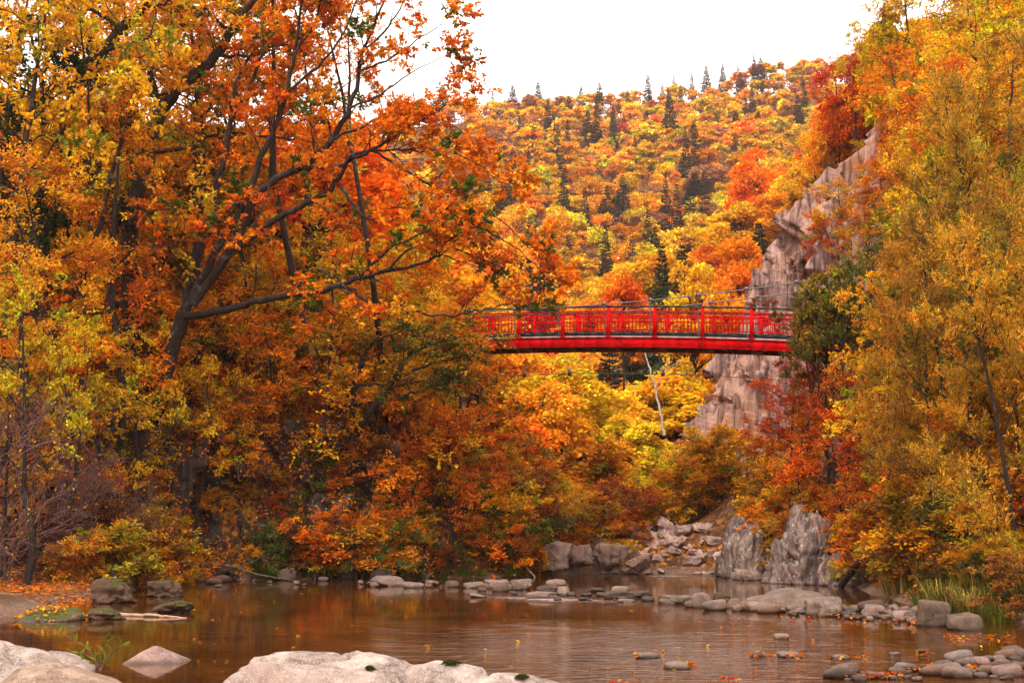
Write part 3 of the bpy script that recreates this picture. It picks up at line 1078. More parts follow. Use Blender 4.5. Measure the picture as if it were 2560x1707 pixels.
def rock_mesh(name, seed, mat, sub=3, planes=14, p=14, rough=0.05, lo=0.72, hi=1.05, scale=(1, 1, 1), freq=2.5, strata=0.0, octs=4, nlist=None, flat=False, fac=0.0, ff=1.6, grooves=()):
    rs = np.random.RandomState(seed)
    D, F_ = ico(sub)
    N = nrm(rs.randn(planes, 3))
    N = np.concatenate([N, np.array([[1, 0, 0], [-1, 0, 0], [0, 1, 0], [0, -1, 0], [0, 0, 1], [0, 0, -1]])])
    h = lo + (hi - lo) * rs.rand(len(N))
    if nlist is not None:
        N = nrm(np.array([a[:3] for a in nlist], float))
        h = np.array([a[3] for a in nlist], float)
    q = np.maximum(D @ N.T, 0) / h[None]
    r = 1.0 / ((q ** p).sum(1) ** (1.0 / p))
    V_ = D * r[:, None]
    sc_ = np.array(scale)
    W_ = V_ * sc_
    r2 = fbm(W_ / sc_.mean() * freq + seed * 5.3, octs, seed) * rough
    if strata:
        q = W_.copy()
        q[:, 2] *= 0.24
        q[:, 0] += 0.10 * W_[:, 2]
        r2 = r2 + strata * 0.6 * fbm(q * 3.2 + seed, 4, seed + 3, ridged=True)
        r2 = r2 + strata * 2.2 * facets(q * np.array([1.7, 1.7, 1.5]) + seed, seed, 1.6) + strata * 0.9 * facets(q * np.array([4, 4, 3]) + seed, seed + 9, 1.6)
    if fac:
        r2 = r2 + fac * facets(W_ / sc_.mean() * ff + seed * 1.7, seed, 1.8)
    for (n_, c_, wd_, dp_) in grooves:
        n_ = np.array(n_, float) / np.linalg.norm(n_)
        dist = W_ @ n_ - c_ + 0.10 * fbm(W_ * 2.2, 4, seed + 31)
        r2 = r2 - dp_ * np.exp(-(dist / wd_) ** 2) * np.clip(0.6 + 1.2 * fbm(W_ * 1.3, 2, seed + 33), 0, 1) / sc_.mean()
    W_ = W_ + D * (r2 * sc_.mean())[:, None]
    return make_mesh(name, W_, F_, mats=[mat], smooth=not flat)


COB = [rock_mesh('cobble', 200 + i, M_COBBLE, 3, 8, 5 + i % 3 * 2, 0.05) for i in range(8)]
RUB = [rock_mesh('rubble stone', 220 + i, M_RUBBLE, 4, 11, 34, 0.05, 0.5, 1.0, freq=3, fac=0.16, ff=1.7, flat=True) for i in range(8)]
MOS = [rock_mesh('mossy stone', 240 + i, M_MOSSY, 5, 9, 7, 0.26, 0.5, 1.0, fac=0.16, ff=1.3, octs=6) for i in range(4)]
ROK = [rock_mesh('river boulder', 260 + i, M_COBBLE, 4, 9, 14, 0.09, 0.55, 1.0, fac=0.08, ff=1.4) for i in range(6)]


def wrock(pool, name, label, fx, fy, wF, hF, depth=0.8, rz=None, group=None, sink=0.25, cat='rock', col=None):
    """rock standing in the water: waterline centre (fx, fy), seen width and height in 2352 px"""
    c = PW(fx, fy)
    pxm = FPX / K / c.y
    wd, ht = wF / pxm, hF / pxm
    rz = RS.rand() * 6.28 if rz is None else rz
    sx = wd / 2 / 0.92
    sz_ = ht * (1 + sink) / 2 / 0.88 * 1.15
    rz = (RS.rand() - 0.5) * 0.7 if rz is None else rz
    zc = ht - sz_ * 0.88
    me = pool if not isinstance(pool, list) else pool[RS.randint(len(pool))]
    sy = sx * depth
    b = 0.8 + 0.35 * RS.rand()
    return thing(name, me, label, cat, (c.x, c.y + sy * 0.8, zc), (RS.randn() * 0.06, RS.randn() * 0.06, (RS.rand() - 0.5) * 0.5),
                 (sx, sy, sz_), col or (b, b * 0.97, b * 0.94), group)


# big pale boulders in front
me = rock_mesh('granite boulder', 301, M_GRANITE, 6, 9, 7, 0.10, 0.80, 1.0, (1.75, 1.25, 1.0), 1.5, 0, 7, fac=0.03, grooves=[((1, 0.35, 0.15), 0.32, 0.04, 0.17), ((0.3, 1, 0.5), 0.1, 0.05, 0.09), ((1, -0.6, 0.2), -0.9, 0.05, 0.10)])
thing('granite_boulder', me, 'huge pale granite boulder with a dark crack at the bottom middle of the water', 'boulder', (-1.72, 15.2, -0.17), (0.05, 0.06, 0.25))
me = rock_mesh('granite boulder', 305, M_GRANITE, 6, 9, 6, 0.09, 0.80, 1.0, (1.25, 1.0, 0.9), 1.6, 0, 7, fac=0.03, grooves=[((1, -0.5, 0.4), 0.35, 0.05, 0.18), ((1, 0.2, -0.6), -0.55, 0.04, 0.10)])
thing('granite_boulder', me, 'pale rounded boulder with mossy cleft leaning against the huge cracked boulder', 'boulder', (-0.18, 14.9, -0.28), (0.0, 0.12, -0.35))
me = rock_mesh('granite boulder', 309, M_GRANITE, 5, 8, 6, 0.08, 0.80, 1.0, (0.42, 0.35, 0.30), 1.6, 0, 6)
thing('granite_boulder', me, 'small smooth boulder tip beside the mossy cleft boulder', 'boulder', (0.62, 13.4, 0.22), (0, 0.1, 0.4))
me = rock_mesh('granite boulder', 312, M_GRANITE, 6, 10, 8, 0.12, 0.75, 1.0, (1.25, 1.1, 0.95), 1.5, 0.0, 7, fac=0.05, grooves=[((1, 0.4, -0.9), 0.0, 0.05, 0.12), ((1, 0.3, -1.0), 0.45, 0.05, 0.12), ((1, 0.2, -0.9), -0.5, 0.04, 0.08)])
thing('granite_boulder', me, 'pale grooved boulder with a leafy sprig growing from it', 'boulder', (-5.75, 16.2, -0.12), (0.1, 0.22, 0.3))
me = rock_mesh('granite boulder', 314, M_GRANITE, 5, 9, 6, 0.10, 0.75, 1.0, (0.85, 0.8, 0.62), 1.6, 0, 6)
thing('granite_boulder', me, 'brown shouldered boulder below the leafy sprig', 'boulder', (-4.86, 15.75, 0.06), (0.0, 0.18, -0.2), color=(0.85, 0.74, 0.62))
me = rock_mesh('cap stone', 320, M_COBBLE, 5, 6, 16, 0.05, nlist=[(-0.75, 0, 1, 0.5), (0.62, -0.1, 1, 0.52), (0.1, -0.8, 1, 0.5), (0, 0.8, 1, 0.5), (0, 0, -1, 0.3), (0, 0, 1, 0.6), (1, 0, 0, 1.0), (-1, 0, 0, 1.0)], freq=2.0)
c = PW(348, 1522)
thing('cap_stone', me, 'low pyramid shaped pinkish stone alone in the calm dark pool', 'rock', (c.x, c.y + 0.2, -0.03), (0, 0.02, 0.1), (0.56, 0.45, 0.46), (1.5, 1.35, 1.4))
# moss on the boulders
def moss_patch(x, y, z, rx, ry, seed, label):
    rs = np.random.RandomState(seed)
    N = 1500
    a, r = rs.rand(N) * 6.28, np.sqrt(rs.rand(N))
    r = r * (0.55 + 0.45 * np.sin(a * 3 + seed) * np.sin(a * 2 + 1)) * (0.7 + 0.5 * rs.rand(N))
    pos = np.stack([np.cos(a) * r * rx, np.sin(a) * r * ry, 0.02 * (1 - r ** 2) + rs.rand(N) * 0.012], 1)
    c_ = np.array([0.050, 0.056, 0.010]) * np.exp(0.3 * rs.randn(N, 1))
    ax = rs.randn(N, 3) * np.array([1, 1, 0.4]) + np.array([0, 0, 0.6])
    me_ = leaf_mesh('moss', pos, ax, rs.randn(N, 3), np.full(N, 0.030), np.full(N, 0.008), c_, 'diamond')
    return thing('moss_patch', me_, label, 'moss', (x, y, z), color=(1, 1, 1), kind='stuff')


WEDGE = rock_mesh('wedge boulder', 270, M_COBBLE, 5, 0, 22, 0.05, nlist=[(-0.35, -0.25, 1, 0.62), (0.45, -0.2, 1, 0.66), (-1, 0, 0.55, 0.75), (1, 0, 0.25, 0.95), (0, -1, 0.3, 0.8), (0.3, -1, 0.5, 0.72), (0, 1, 0.3, 0.85), (0, 0, -1, 0.8)], fac=0.04)
def top_of(k, x, y):
    """height of the k-th big boulder under (x, y)"""
    o_ = [q for q in REG if q['category'] == 'boulder'][k]
    M_ = Matrix.LocRotScale(o_.location, o_.rotation_euler, o_.scale)
    v_ = np.array([(M_ @ q.co)[:] for q in o_.data.vertices])
    near__ = np.hypot(v_[:, 0] - x, v_[:, 1] - y) < 0.07
    return float(v_[near__, 2].max())


moss_patch(-1.45, 14.75, top_of(0, -1.45, 14.75) - 0.015, 0.05, 0.09, 1, 'small moss tuft in the crack of the huge boulder')
moss_patch(-0.62, 14.55, top_of(1, -0.62, 14.55) - 0.02, 0.12, 0.10, 2, 'dark moss cushion between the two pale boulders')
moss_patch(0.10, 14.35, top_of(1, 0.10, 14.35) - 0.02, 0.08, 0.12, 3, 'moss in the cleft of the rounded boulder')
# rocks of the pool, hand placed from the photograph
ROCKS = [
    # pool, name, label, fx, fy(waterline), w, h
    (MOS, 'mossy_rock', 'brown mossy rock with a sunlit flank beside the leaf covered beach', 237, 1387, 112, 58),
    (MOS, 'mossy_rock', 'high mossy rock behind the sunlit one under the bank shrubs', 250, 1362, 120, 74),
    (MOS, 'mossy_rock', 'green mossy block of rock in the water by the bank corner', 376, 1372, 100, 48),
    (MOS, 'mossy_rock', 'rounded tawny boulder leaning on the rock bank', 300, 1352, 90, 62),
    (MOS, 'mossy_rock', 'half sunk rock with mossy ends in front of the bank corner', 397, 1408, 112, 31),
    (MOS, 'mossy_rock', 'low dark mound of rock at the tip of the mossy mud bank', 224, 1424, 92, 26),
    (COB, 'river_rock', 'round dark stone under the bank bushes', 465, 1334, 46, 24),
    (COB, 'river_rock', 'small dark stone beside the fallen branch', 655, 1332, 42, 26),
    (COB, 'river_rock', 'dark stone half hidden by grass at the bank foot', 795, 1330, 36, 26),
    (ROK, 'pale_rock', 'pale pink block standing at the edge of the rock bank', 886, 1346, 86, 26),
    (ROK, 'dark_rock', 'dark pointed rock just behind the pale pink block', 872, 1332, 60, 28),
    (ROK, 'pale_rock', 'flat pale slab right of the pink block', 950, 1350, 56, 14),
    (COB, 'river_rock', 'flat grey stone in a row leading to the white water', 1085, 1350, 48, 14),
    (ROK, 'pale_rock', 'grey slab of the riffle head, longest of the row', 1140, 1352, 72, 22),
    (ROK, 'pale_rock', 'blocky grey rock at the end of the row', 1196, 1354, 64, 22),
    (COB, 'river_rock', 'low dark stone awash in front of the row', 1100, 1372, 44, 8),
    (COB, 'river_rock', 'brown round stone in the far pool by the gravel beach', 1280, 1345, 48, 17),
    (ROK, 'pale_rock', 'tilted brown slab with moss in the white water', 1240, 1374, 80, 16),
    (ROK, 'dark_rock', 'dark wedge behind the tilted brown slab', 1258, 1362, 66, 18),
    (COB, 'river_rock', 'squat stone at the edge of the white water', 1296, 1366, 36, 22),
    (ROK, 'dark_rock', 'wet black slab in the middle of the riffle', 1412, 1376, 62, 20),
    (COB, 'river_rock', 'brown stone on the wet black slab side', 1428, 1362, 46, 16),
    (ROK, 'dark_rock', 'low wet brown slab right of the black one', 1465, 1373, 66, 16),
    (COB, 'river_rock', 'flat stone just breaking the riffle', 1440, 1383, 48, 8),
    (ROK, 'pale_rock', 'long tan slab that starts the stone bar', 1556, 1388, 92, 22),
    (COB, 'river_rock', 'egg shaped grey boulder on the stone bar', 1616, 1396, 46, 40),
    (MOS, 'mossy_rock', 'dark mossy boulder between two grey ones on the stone bar', 1657, 1390, 60, 30),
    (COB, 'river_rock', 'smooth round stone in front of the mossy boulder', 1640, 1402, 56, 24),
    (ROK, 'pale_rock', 'slab lying across the stone bar below the wedge', 1755, 1404, 84, 24),
    (WEDGE, 'wedge_boulder', 'largest boulder of the stone bar, a smooth grey wedge', 1822, 1398, 160, 48),
    (ROK, 'pale_rock', 'square grey block at the right foot of the wedge', 1896, 1416, 108, 40),
    (COB, 'river_rock', 'lone dark stone in the open pool', 1795, 1468, 36, 14),
    (ROK, 'pale_rock', 'rock hidden in grass at the right bank foot', 2150, 1440, 96, 56),
    (ROK, 'pale_rock', 'rounded bank rock with ferns on the right', 2215, 1448, 90, 46),
    (ROK, 'pale_rock', 'grey rock half buried beneath the reeds', 2195, 1395, 110, 60),
    (COB, 'river_rock', 'flat stone capped with wet leaves in the pool', 1490, 1512, 62, 16),
    (COB, 'river_rock', 'smooth pinkish stone with leaves behind it', 1560, 1537, 72, 18),
    (COB, 'river_rock', 'dark stone buried under red leaves', 1748, 1508, 46, 12),
    (COB, 'river_rock', 'flat wet stone with one leaf on top', 1822, 1511, 64, 12),
    (COB, 'river_rock', 'low stone with trailing leaves before the right shore', 1935, 1514, 54, 12),
    (COB, 'river_rock', 'tiny stone awash near the pebble shore', 2055, 1505, 26, 8),
    (COB, 'river_rock', 'tiny leaf topped stone farther along the pebble shore', 2122, 1498, 36, 8),
]
WET = (0.42, 0.38, 0.36)
for pool, nm, lb, fx, fy, wF, hF in ROCKS:
    wrock(pool, nm, lb, fx, fy, wF, hF, 0.75, col=WET if nm == 'dark_rock' else ((0.66, 0.56, 0.46) if nm == 'mossy_rock' else ((0.62, 0.55, 0.48) if fx > 2100 else None)))

# cobbles of the stone bar, random within the bar
rs_ = np.random.RandomState(44)
for i in range(105):
    fx = 1560 + 570 * rs_.rand() ** 0.75
    t_ = (fx - 1560) / 570
    fy = (1388 + 30 * t_) + (rs_.rand() - 0.45) * (14 + 18 * t_)
    s_ = 14 + 30 * rs_.rand() ** 2
    sh = ['round', 'flat', 'long', 'squat'][i % 4]
    tone = ['grey', 'brown', 'dark', 'pinkish'][(i // 4) % 4]
    wrock(COB, 'river_cobble', '%s %s cobble of the stone bar below the cliff' % (sh, tone), fx, fy, s_ * (1.4 if sh in ('flat', 'long') else 1), s_ * (0.4 if sh == 'flat' else 0.6),
          0.9, group='cobbles of the stone bar', col=[(0.95, 0.95, 0.98), (0.85, 0.7, 0.55), WET, (1.15, 0.98, 0.95)][(i // 4) % 4], cat='cobble')
for i in range(75):
    fx = 1925 + 430 * rs_.rand() ** 0.8
    t_ = (fx - 1925) / 430
    fy = 1560 - 30 * t_ + (rs_.rand() - 0.5) * (16 + 46 * t_)
    s_ = 14 + 44 * rs_.rand() ** 2.2
    sh = ['round', 'flat', 'long', 'squat'][i % 4]
    tone = ['grey', 'brown', 'dark', 'pinkish'][(i // 4) % 4]
    wrock(COB, 'shore_pebble', '%s %s pebble of the leaf strewn shore in the corner' % (sh, tone), fx, fy, s_ * 1.25, s_ * 0.5, 0.9,
          group='pebbles of the leaf strewn shore', cat='pebble', col=[(0.8, 0.78, 0.8), (0.7, 0.55, 0.45), WET, (0.95, 0.8, 0.78)][(i // 4) % 4])
# stones along the foot of both banks and the riffle
for i in range(26):
    fx = 430 + 800 * rs_.rand()
    fy = 1334 + 16 * max(0, (fx - 800) / 430) + rs_.rand() * 14
    s_ = 8 + 26 * rs_.rand() ** 2.5
    wrock(COB if i % 2 else RUB, 'bank_stone', '%s stone at the water edge below the rock bank' % ['dark', 'brown', 'small', 'flat'][i % 4], fx, fy, s_ * 1.3, s_ * 0.55, 0.8,
          group='stones below the rock bank', col=(0.6, 0.5, 0.42))
for i in range(22):
    fx = 1180 + 380 * rs_.rand()
    fy = 1358 + 22 * rs_.rand()
    s_ = 8 + 16 * rs_.rand() ** 2
    wrock(COB, 'riffle_stone', '%s wet stone in the white water' % ['dark', 'brown', 'flat', 'small'][i % 4], fx, fy, s_ * 1.5, s_ * 0.5, 0.8, group='stones in the white water', col=WET)

# rubble fan at the head of the pool
for i in range(150):
    x = 3.4 + 7.0 * rs_.rand() ** 0.75
    y = 60.3 + (3.0 + 0.95 * (x - 3.4)) * rs_.rand()
    if t1(x, y) > 1.9:
        x, y = 3.2 + 5.6 * rs_.rand(), 60.2 + 3.0 * rs_.rand()
    s_ = 0.15 + 0.42 * rs_.rand() ** 2.4
    q_ = 1.0 + 0.6 * rs_.rand()
    thing('rubble_block', RUB[i % 8], '%s %s block of the rubble fan above the rapids' % (['pale', 'tan', 'grey', 'pinkish'][i % 4], ['angular', 'slabby', 'square', 'pointed', 'small'][i % 5]),
          'rock', (x, y, t1(x, y) + s_ * 0.25), (rs_.randn() * 0.5, rs_.randn() * 0.5, rs_.rand() * 6), (s_ * 1.45, s_, s_ * 0.72), (q_, q_ * 0.94, q_ * 0.92), 'rubble above the rapids')
for (fx, fy, wF, hF, d, lb) in ((1275, 1296, 92, 62, 59.8, 'big brownish pink boulder on the gravel beach'), (1400, 1300, 100, 60, 61, 'big lichen grey boulder between the gravel beach and the rubble'),
                                (1470, 1300, 70, 30, 61, 'rounded tan boulder at the rubble foot'), (1590, 1296, 60, 26, 60, 'wet tan boulder beside the rapids'),
                                (1548, 1252, 70, 34, 65, 'leaning brown slab in the middle of the rubble'), (1500, 1235, 76, 44, 68, 'dark grey boulder at the top of the rubble'),
                                (1340, 1288, 60, 46, 61, 'dark mossy boulder between the two big beach boulders'), (1725, 1332, 96, 26, 55, 'flat tan slab at the water below the pink outcrop')):
    c = P(fx, fy, d)
    sx = wF * K * d / FPX / 2 / 0.9
    hz = hF * K * d / FPX
    q_ = 0.75 + 0.2 * rs_.rand()
    me = rock_mesh('big boulder', int(fx), M_RUBBLE, 5, 8, 18, 0.12, 0.55, 1.0, (sx * 0.9, sx * 0.72, hz * 0.62), 2.0, 0.04, fac=0.10, flat=True)
    thing('bank_boulder', me, lb, 'boulder', (c.x, c.y, c.z + hz * 0.32), (0, 0, rs_.rand() - 0.5), color=(q_, q_ * 0.93, q_ * 0.9))

# rock outcrops at the right bank
for (fx, fy, d, sx, sy, sz_, rz, seed, lb) in (
        (1722, 1326, 56.5, 0.95, 1.2, 2.3, 0.2, 401, 'pink quartz streaked outcrop rising from the water beside the rapids'),
        (1690, 1320, 57.5, 0.6, 0.8, 1.2, -0.2, 402, 'low outcrop shoulder nearest the rapids'),
        (1868, 1342, 50.5, 1.12, 1.4, 2.75, 0.1, 403, 'tall grey rock tower at the water with a shadowed split'),
        (1955, 1350, 49.5, 0.95, 1.2, 1.85, -0.3, 404, 'shorter lichen rock buttress joined to the tall grey tower'),
        (1925, 1180, 53.5, 0.65, 0.9, 2.9, 0.15, 405, 'narrow rock spire above the grey tower among red leaves'),
        (2020, 1330, 49.0, 0.9, 1.0, 1.1, 0.15, 406, 'mossy rock step at the end of the buttress')):
    c = P(fx, fy, d)
    me = rock_mesh('outcrop', seed, M_OUTCROP, 6, 10, 16, 0.14, 0.55, 1.0, (sx * 1.15, sy * 1.1, sz_ * 1.15), 2.2, 0.07, 5, flat=True, fac=0.10, ff=1.9,
                   nlist=[(-1, 0, 0.22, 0.8), (1, 0, 0.30, 0.85), (0, -1, 0.25, 0.8), (0, 1, 0.2, 0.9), ((-0.6, 0.5)[seed % 2], 0, 1, 0.72), ((0.8, -0.8)[seed % 2], -0.3, 0.9, 0.74), (0.1, -0.9, 0.6, 0.8), (0.8, -0.8, 0.1, 0.9), (-0.8, -0.7, 0.1, 0.86), (0, 0, 1, 1.0), (0, 0, -1, 1.0)])
    thing('rock_outcrop', me, lb, 'rock', (c.x, c.y + sy * 0.6, c.z - 0.1), (0.06, 0.10, rz))


# ------------------------------------------------------------------ the cliff (a steep rib of rock behind the bridge)
AR = [(1530, 1090), (1556, 1052), (1590, 962), (1638, 868), (1700, 770), (1722, 690), (1748, 590), (1805, 520), (1872, 455), (1930, 395), (1992, 325), (2034, 270), (2072, 212), (2110, 130), (2200, 20), (2300, -120)]
DC = 80.0
NU = 420
apts = spline([P(a, b, DC)[:] for a, b in AR], NU)
nw = 170
ws = np.concatenate([-np.linspace(1, 0, 46)[:-1] ** 1.3, np.linspace(0, 1, nw - 45)])
tan = nrm(np.gradient(apts, axis=0))
front = np.array([8.0, -10.5, -0.5])
back = np.array([5.0, 13.0, -3.0])
CV = np.empty((NU, nw, 3))
for j, wv in enumerate(ws):
    CV[:, j] = apts + (front * wv if wv >= 0 else back * (-wv))
soft = 0.55 * np.exp(-(ws / 0.06) ** 2)
CV += (np.array([0.5, 0, -0.2]) * soft[:, None])[None]
arc = np.concatenate([[0], np.cumsum(np.linalg.norm(np.diff(apts, axis=0), axis=1))])
U, Wd = np.meshgrid(arc, np.where(ws > 0, ws * 13.5, ws * 14), indexing='ij')
q = np.stack([U.ravel() * 0.10, Wd.ravel() * 0.62 + 0.10 * U.ravel(), 0 * U.ravel()], 1)
ns = fbm(q, 5, 71, 0.55, ridged=True)
f1, f2, cid = cells(np.stack([U.ravel() * 0.22, Wd.ravel() * 0.75 + 0.12 * U.ravel(), 0 * U.ravel()], 1), 72)
fine = fbm(np.stack([U.ravel() * 0.7, Wd.ravel() * 2.2, 0 * U.ravel()], 1), 4, 73)
big = fbm(np.stack([U.ravel() * 0.09, Wd.ravel() * 0.09, 0 * U.ravel()], 1), 2, 74)
f1b, f2b, cidb = cells(np.stack([U.ravel() * 0.55, Wd.ravel() * 2.1 + 0.35 * U.ravel(), 0 * U.ravel()], 1), 75)
along = U.ravel()
acr = Wd.ravel()
fc1 = facets(np.stack([along * 0.11, acr * 0.46 + 0.03 * along, 0 * along], 1), 171, 2.0)
fc2 = facets(np.stack([along * 0.24, acr * 1.3 + 0.05 * along, 0 * along], 1), 172, 2.0)
fc3 = facets(np.stack([along * 0.6, acr * 3.0 + 0.12 * along, 0 * along], 1), 173, 1.8)
disp = 1.7 * fc1 + 1.05 * fc2 + 0.5 * fc3 + 0.4 * ns + 0.12 * fine + 1.2 * big - 1.0
nface = nrm(np.cross(tan, front[None]))
nface = np.where((nface[:, 1:2] > 0), -nface, nface)
nb_ = nrm(nface * 0.9 + np.array([[-0.55, 0, 0.0]]))
CV = CV.reshape(-1, 3) + np.repeat(nb_, nw, axis=0) * disp[:, None] * 0.85
structure('cliff', make_mesh('cliff', CV, grid_faces(NU, nw), mats=[M_CLIFF], smooth=False))

# rock wall of the left bank
NWP = 340
wp = spline([(-25, 45.5, 0), (-20.5, 47.6, 0), (-17, 49.6, 0), (-14.6, 51.6, 0), (-12.8, 53.6, 0), (-10.8, 55.2, 0), (-8, 55.9, 0), (-5.4, 56.5, 0), (-3.2, 57.3, 0), (-1.2, 58.4, 0), (0.3, 60, 0)], NWP)
wt = nrm(np.gradient(wp, axis=0))
win = np.stack([-wt[:, 1], wt[:, 0], 0 * wt[:, 0]], 1)
arcw = np.concatenate([[0], np.cumsum(np.linalg.norm(np.diff(wp, axis=0), axis=1))])
topz = 5.3 * sstep(arcw, -9, 3) * (1 - 0.75 * sstep(arcw, arcw[-1] - 6.0, arcw[-1])) + 0.9 + 0.5 * vnoise(np.stack([arcw * 0.5, 0 * arcw, 0 * arcw], 1), 3)
nh = 90
hv = np.linspace(0, 1, nh)
WV = np.empty((NWP, nh, 3))
for j, h in enumerate(hv):
    zz = np.minimum(h / 0.85, 1.0)
    inn = 0.25 + 1.5 * zz + (3.0 * (h - 0.85) / 0.15 if h > 0.85 else 0)
    WV[:, j] = wp + win * inn
    WV[:, j, 2] = -0.6 + (topz + 0.6) * zz + (0.25 * (h - 0.85) / 0.15 if h > 0.85 else 0)
U, H_ = np.meshgrid(arcw, np.arange(nh), indexing='ij')
Zz = WV[:, :, 2]
q = np.stack([U.ravel() * 0.8 + 0.15 * Zz.ravel(), Zz.ravel() * 0.30, 0 * U.ravel()], 1)
f1, f2, cid = cells(q, 91)
fine = fbm(np.stack([U.ravel() * 1.6, Zz.ravel() * 1.0, 0 * U.ravel()], 1), 5, 92)
led = fbm(np.stack([U.ravel() * 0.25, Zz.ravel() * 1.1, 0 * U.ravel()], 1), 3, 93, ridged=True)
disp = 1.9 * facets(q, 95, 2.0) + 0.8 * facets(q * 2.4, 96, 2.0) + 0.2 * fine + 0.3 * led
WVf = WV.reshape(-1, 3) - np.repeat(win, nh, axis=0) * disp[:, None] * 0.8
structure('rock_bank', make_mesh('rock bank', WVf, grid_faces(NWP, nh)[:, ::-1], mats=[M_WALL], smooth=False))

# ------------------------------------------------------------------ suspension bridge
bridge = thing('suspension_bridge', None, 'bright red suspension footbridge with steel cables spanning the gorge', 'bridge', (6.17, 60.93, 10.0))
BO = Vector(bridge.location)
bdir = Vector((1, -0.4, 0)).normalized()
bnor = Vector((0.4, 1, 0)).normalized()
WB = 2.0


def zd(x):
    return 10.43 - 0.0032 * (x + 4) ** 2


def bp(x, off=0.0, dz=0.0):
    """bridge axis point at world x, off metres away from the viewer, dz above the girder top"""
    return Vector((x, 61 - 0.4 * (x - 6), zd(x) + dz)) + bnor * off - BO


class Boxes:
    def __init__(self):
        self.V, self.F, self.n = [], [], 0

    def bar(self, a, b, wy_, hz, side=None, up=Vector((0, 0, 1)), w2=None):
        a, b = Vector(a), Vector(b)
        d = (b - a).normalized()
        s = side or (up.cross(d)).normalized()
        u = d.cross(s).normalized()
        wb = w2 if w2 is not None else wy_
        for p_, ww_ in ((a, wy_), (b, wb)):
            for (i, j) in ((-1, -1), (1, -1), (1, 1), (-1, 1)):
                self.V.append((p_ + s * (i * ww_ / 2) + u * (j * hz / 2))[:])
        k = self.n
        self.F += [(k, k + 1, k + 2, k + 3), (k + 7, k + 6, k + 5, k + 4)] + [(k + i, k + 4 + i, k + 4 + (i + 1) % 4, k + (i + 1) % 4) for i in range(4)]
        self.n += 8

    def mesh(self, name, mat):
        return make_mesh(name, np.array(self.V), np.array(self.F), mats=[mat])

    def add(self, name, mat, parent):
        return obj(name, self.mesh(name, mat), parent)


XS = [6.17 + 1.96 * i for i in range(-13, 10)]
fine_x = np.arange(XS[0], XS[-1] + 0.01, 0.49)


def run(off, dz, wy_, hz, name, mat):
    b = Boxes()
    for i in range(len(fine_x) - 1):
        b.bar(bp(fine_x[i], off, dz), bp(fine_x[i + 1] + (0.002 if i < len(fine_x) - 2 else 0), off, dz), wy_, hz)
    return b.add(name, mat, bridge)


for off, sgn in ((0.0, -1), (WB, 1)):
    g = run(off, -0.20, 0.03, 0.37, 'girder', M_RED if sgn < 0 else M_SHADERED)      # web, the far one in red darkened for shade
    for dz, nm in ((0.005, 'flange'), (-0.40, 'flange')):
        b = Boxes()
        for i in range(len(fine_x) - 1):
            b.bar(bp(fine_x[i], off, dz), bp(fine_x[i + 1], off, dz), 0.17, 0.026)
        obj(nm, b.mesh(nm, M_RED), g)
    b = Boxes()
    for i, x in enumerate(XS):
        b.bar(bp(x - 0.1, off + sgn * 0.05, -0.375), bp(x - 0.1, off + sgn * 0.05, -0.02), 0.06, 0.012, side=bnor)
    obj('stiffener', b.mesh('stiffener', M_RED), g)
    for i, x in enumerate(XS[:-1]):
        if i % 2 == 0:
            b = Boxes()
            for k in range(9):
                for dz in (-0.09, -0.31):
                    b.bar(bp(x + 0.15 + k * 0.045, off + sgn * 0.02, dz), bp(x + 0.15 + k * 0.045, off + sgn * 0.034, dz), 0.024, 0.024)
            for k in range(9):
                b.bar(bp(x + 0.15 + k * 0.045, off, 0.02), bp(x + 0.15 + k * 0.045, off, 0.045), 0.026, 0.026, side=bdir)
            obj('bolted_splice', b.mesh('bolted splice', M_RED), g)
run(WB / 2, 0.075, WB - 0.30, 0.05, 'deck', M_DECK)
run(0.10, 0.055, 0.02, 0.085, 'edge_strip', M_DECK)
run(0.22, 0.20, 0.03, 0.19, 'kick_board', M_KICK)
run(WB - 0.22, 0.20, 0.03, 0.19, 'kick_board', M_KICK)
for off in (0.42, 0.85, 1.28, 1.70):
    run(off, -0.10, 0.10, 0.26, 'stringer', M_SHADERED)  # added to fill the soffit, underside shade put into their red
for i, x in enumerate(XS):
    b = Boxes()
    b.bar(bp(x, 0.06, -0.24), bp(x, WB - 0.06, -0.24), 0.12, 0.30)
    b.add('crossbeam', M_SHADERED, bridge)  # shade under the deck painted as darker red
    b = Boxes()
    if i < len(XS) - 1:
        b.bar(bp(x, 0.1, -0.35), bp(XS[i + 1], WB - 0.1, -0.35), 0.07, 0.05)
        b.add('brace', M_SHADERED, bridge)
for off, sgn in ((0.0, -1), (WB, 1)):
    for i, x in enumerate(XS):
        lean = 0.10
        b = Boxes()
        base, top = bp(x, off + sgn * 0.015, 0.02), bp(x + 0.03, off - sgn * lean * 0.2, 1.33)
        b.bar(base, top, 0.17, 0.12, side=bdir, w2=0.10)
        b.bar(bp(x, off + sgn * 0.01, 0.018), bp(x, off + sgn * 0.01, 0.05), 0.24, 0.16, side=bdir)
        b.add('post', M_RED, bridge)
    for dz, nm, hh in ((1.16, 'top_rail', 0.055), (0.965, 'middle_rail', 0.055), (0.345, 'bottom_rail', 0.055)):
        run(off, dz, 0.05, hh, nm, M_RED)
    run(off, 1.37, 0.10, 0.085, 'handrail', M_BROWN)
    for i in range(len(XS) - 1):
        b = Boxes()
        for k in range(1, 13):
            x = XS[i] + 1.96 * k / 13
            b.bar(bp(x, off, 0.345), bp(x, off, 1.16), 0.026, 0.026, side=bdir)
        b.add('baluster_panel', M_RED, bridge)


def zc(x, off):
    return 11.66 + (0.0046 * (x - 2.0) ** 2)


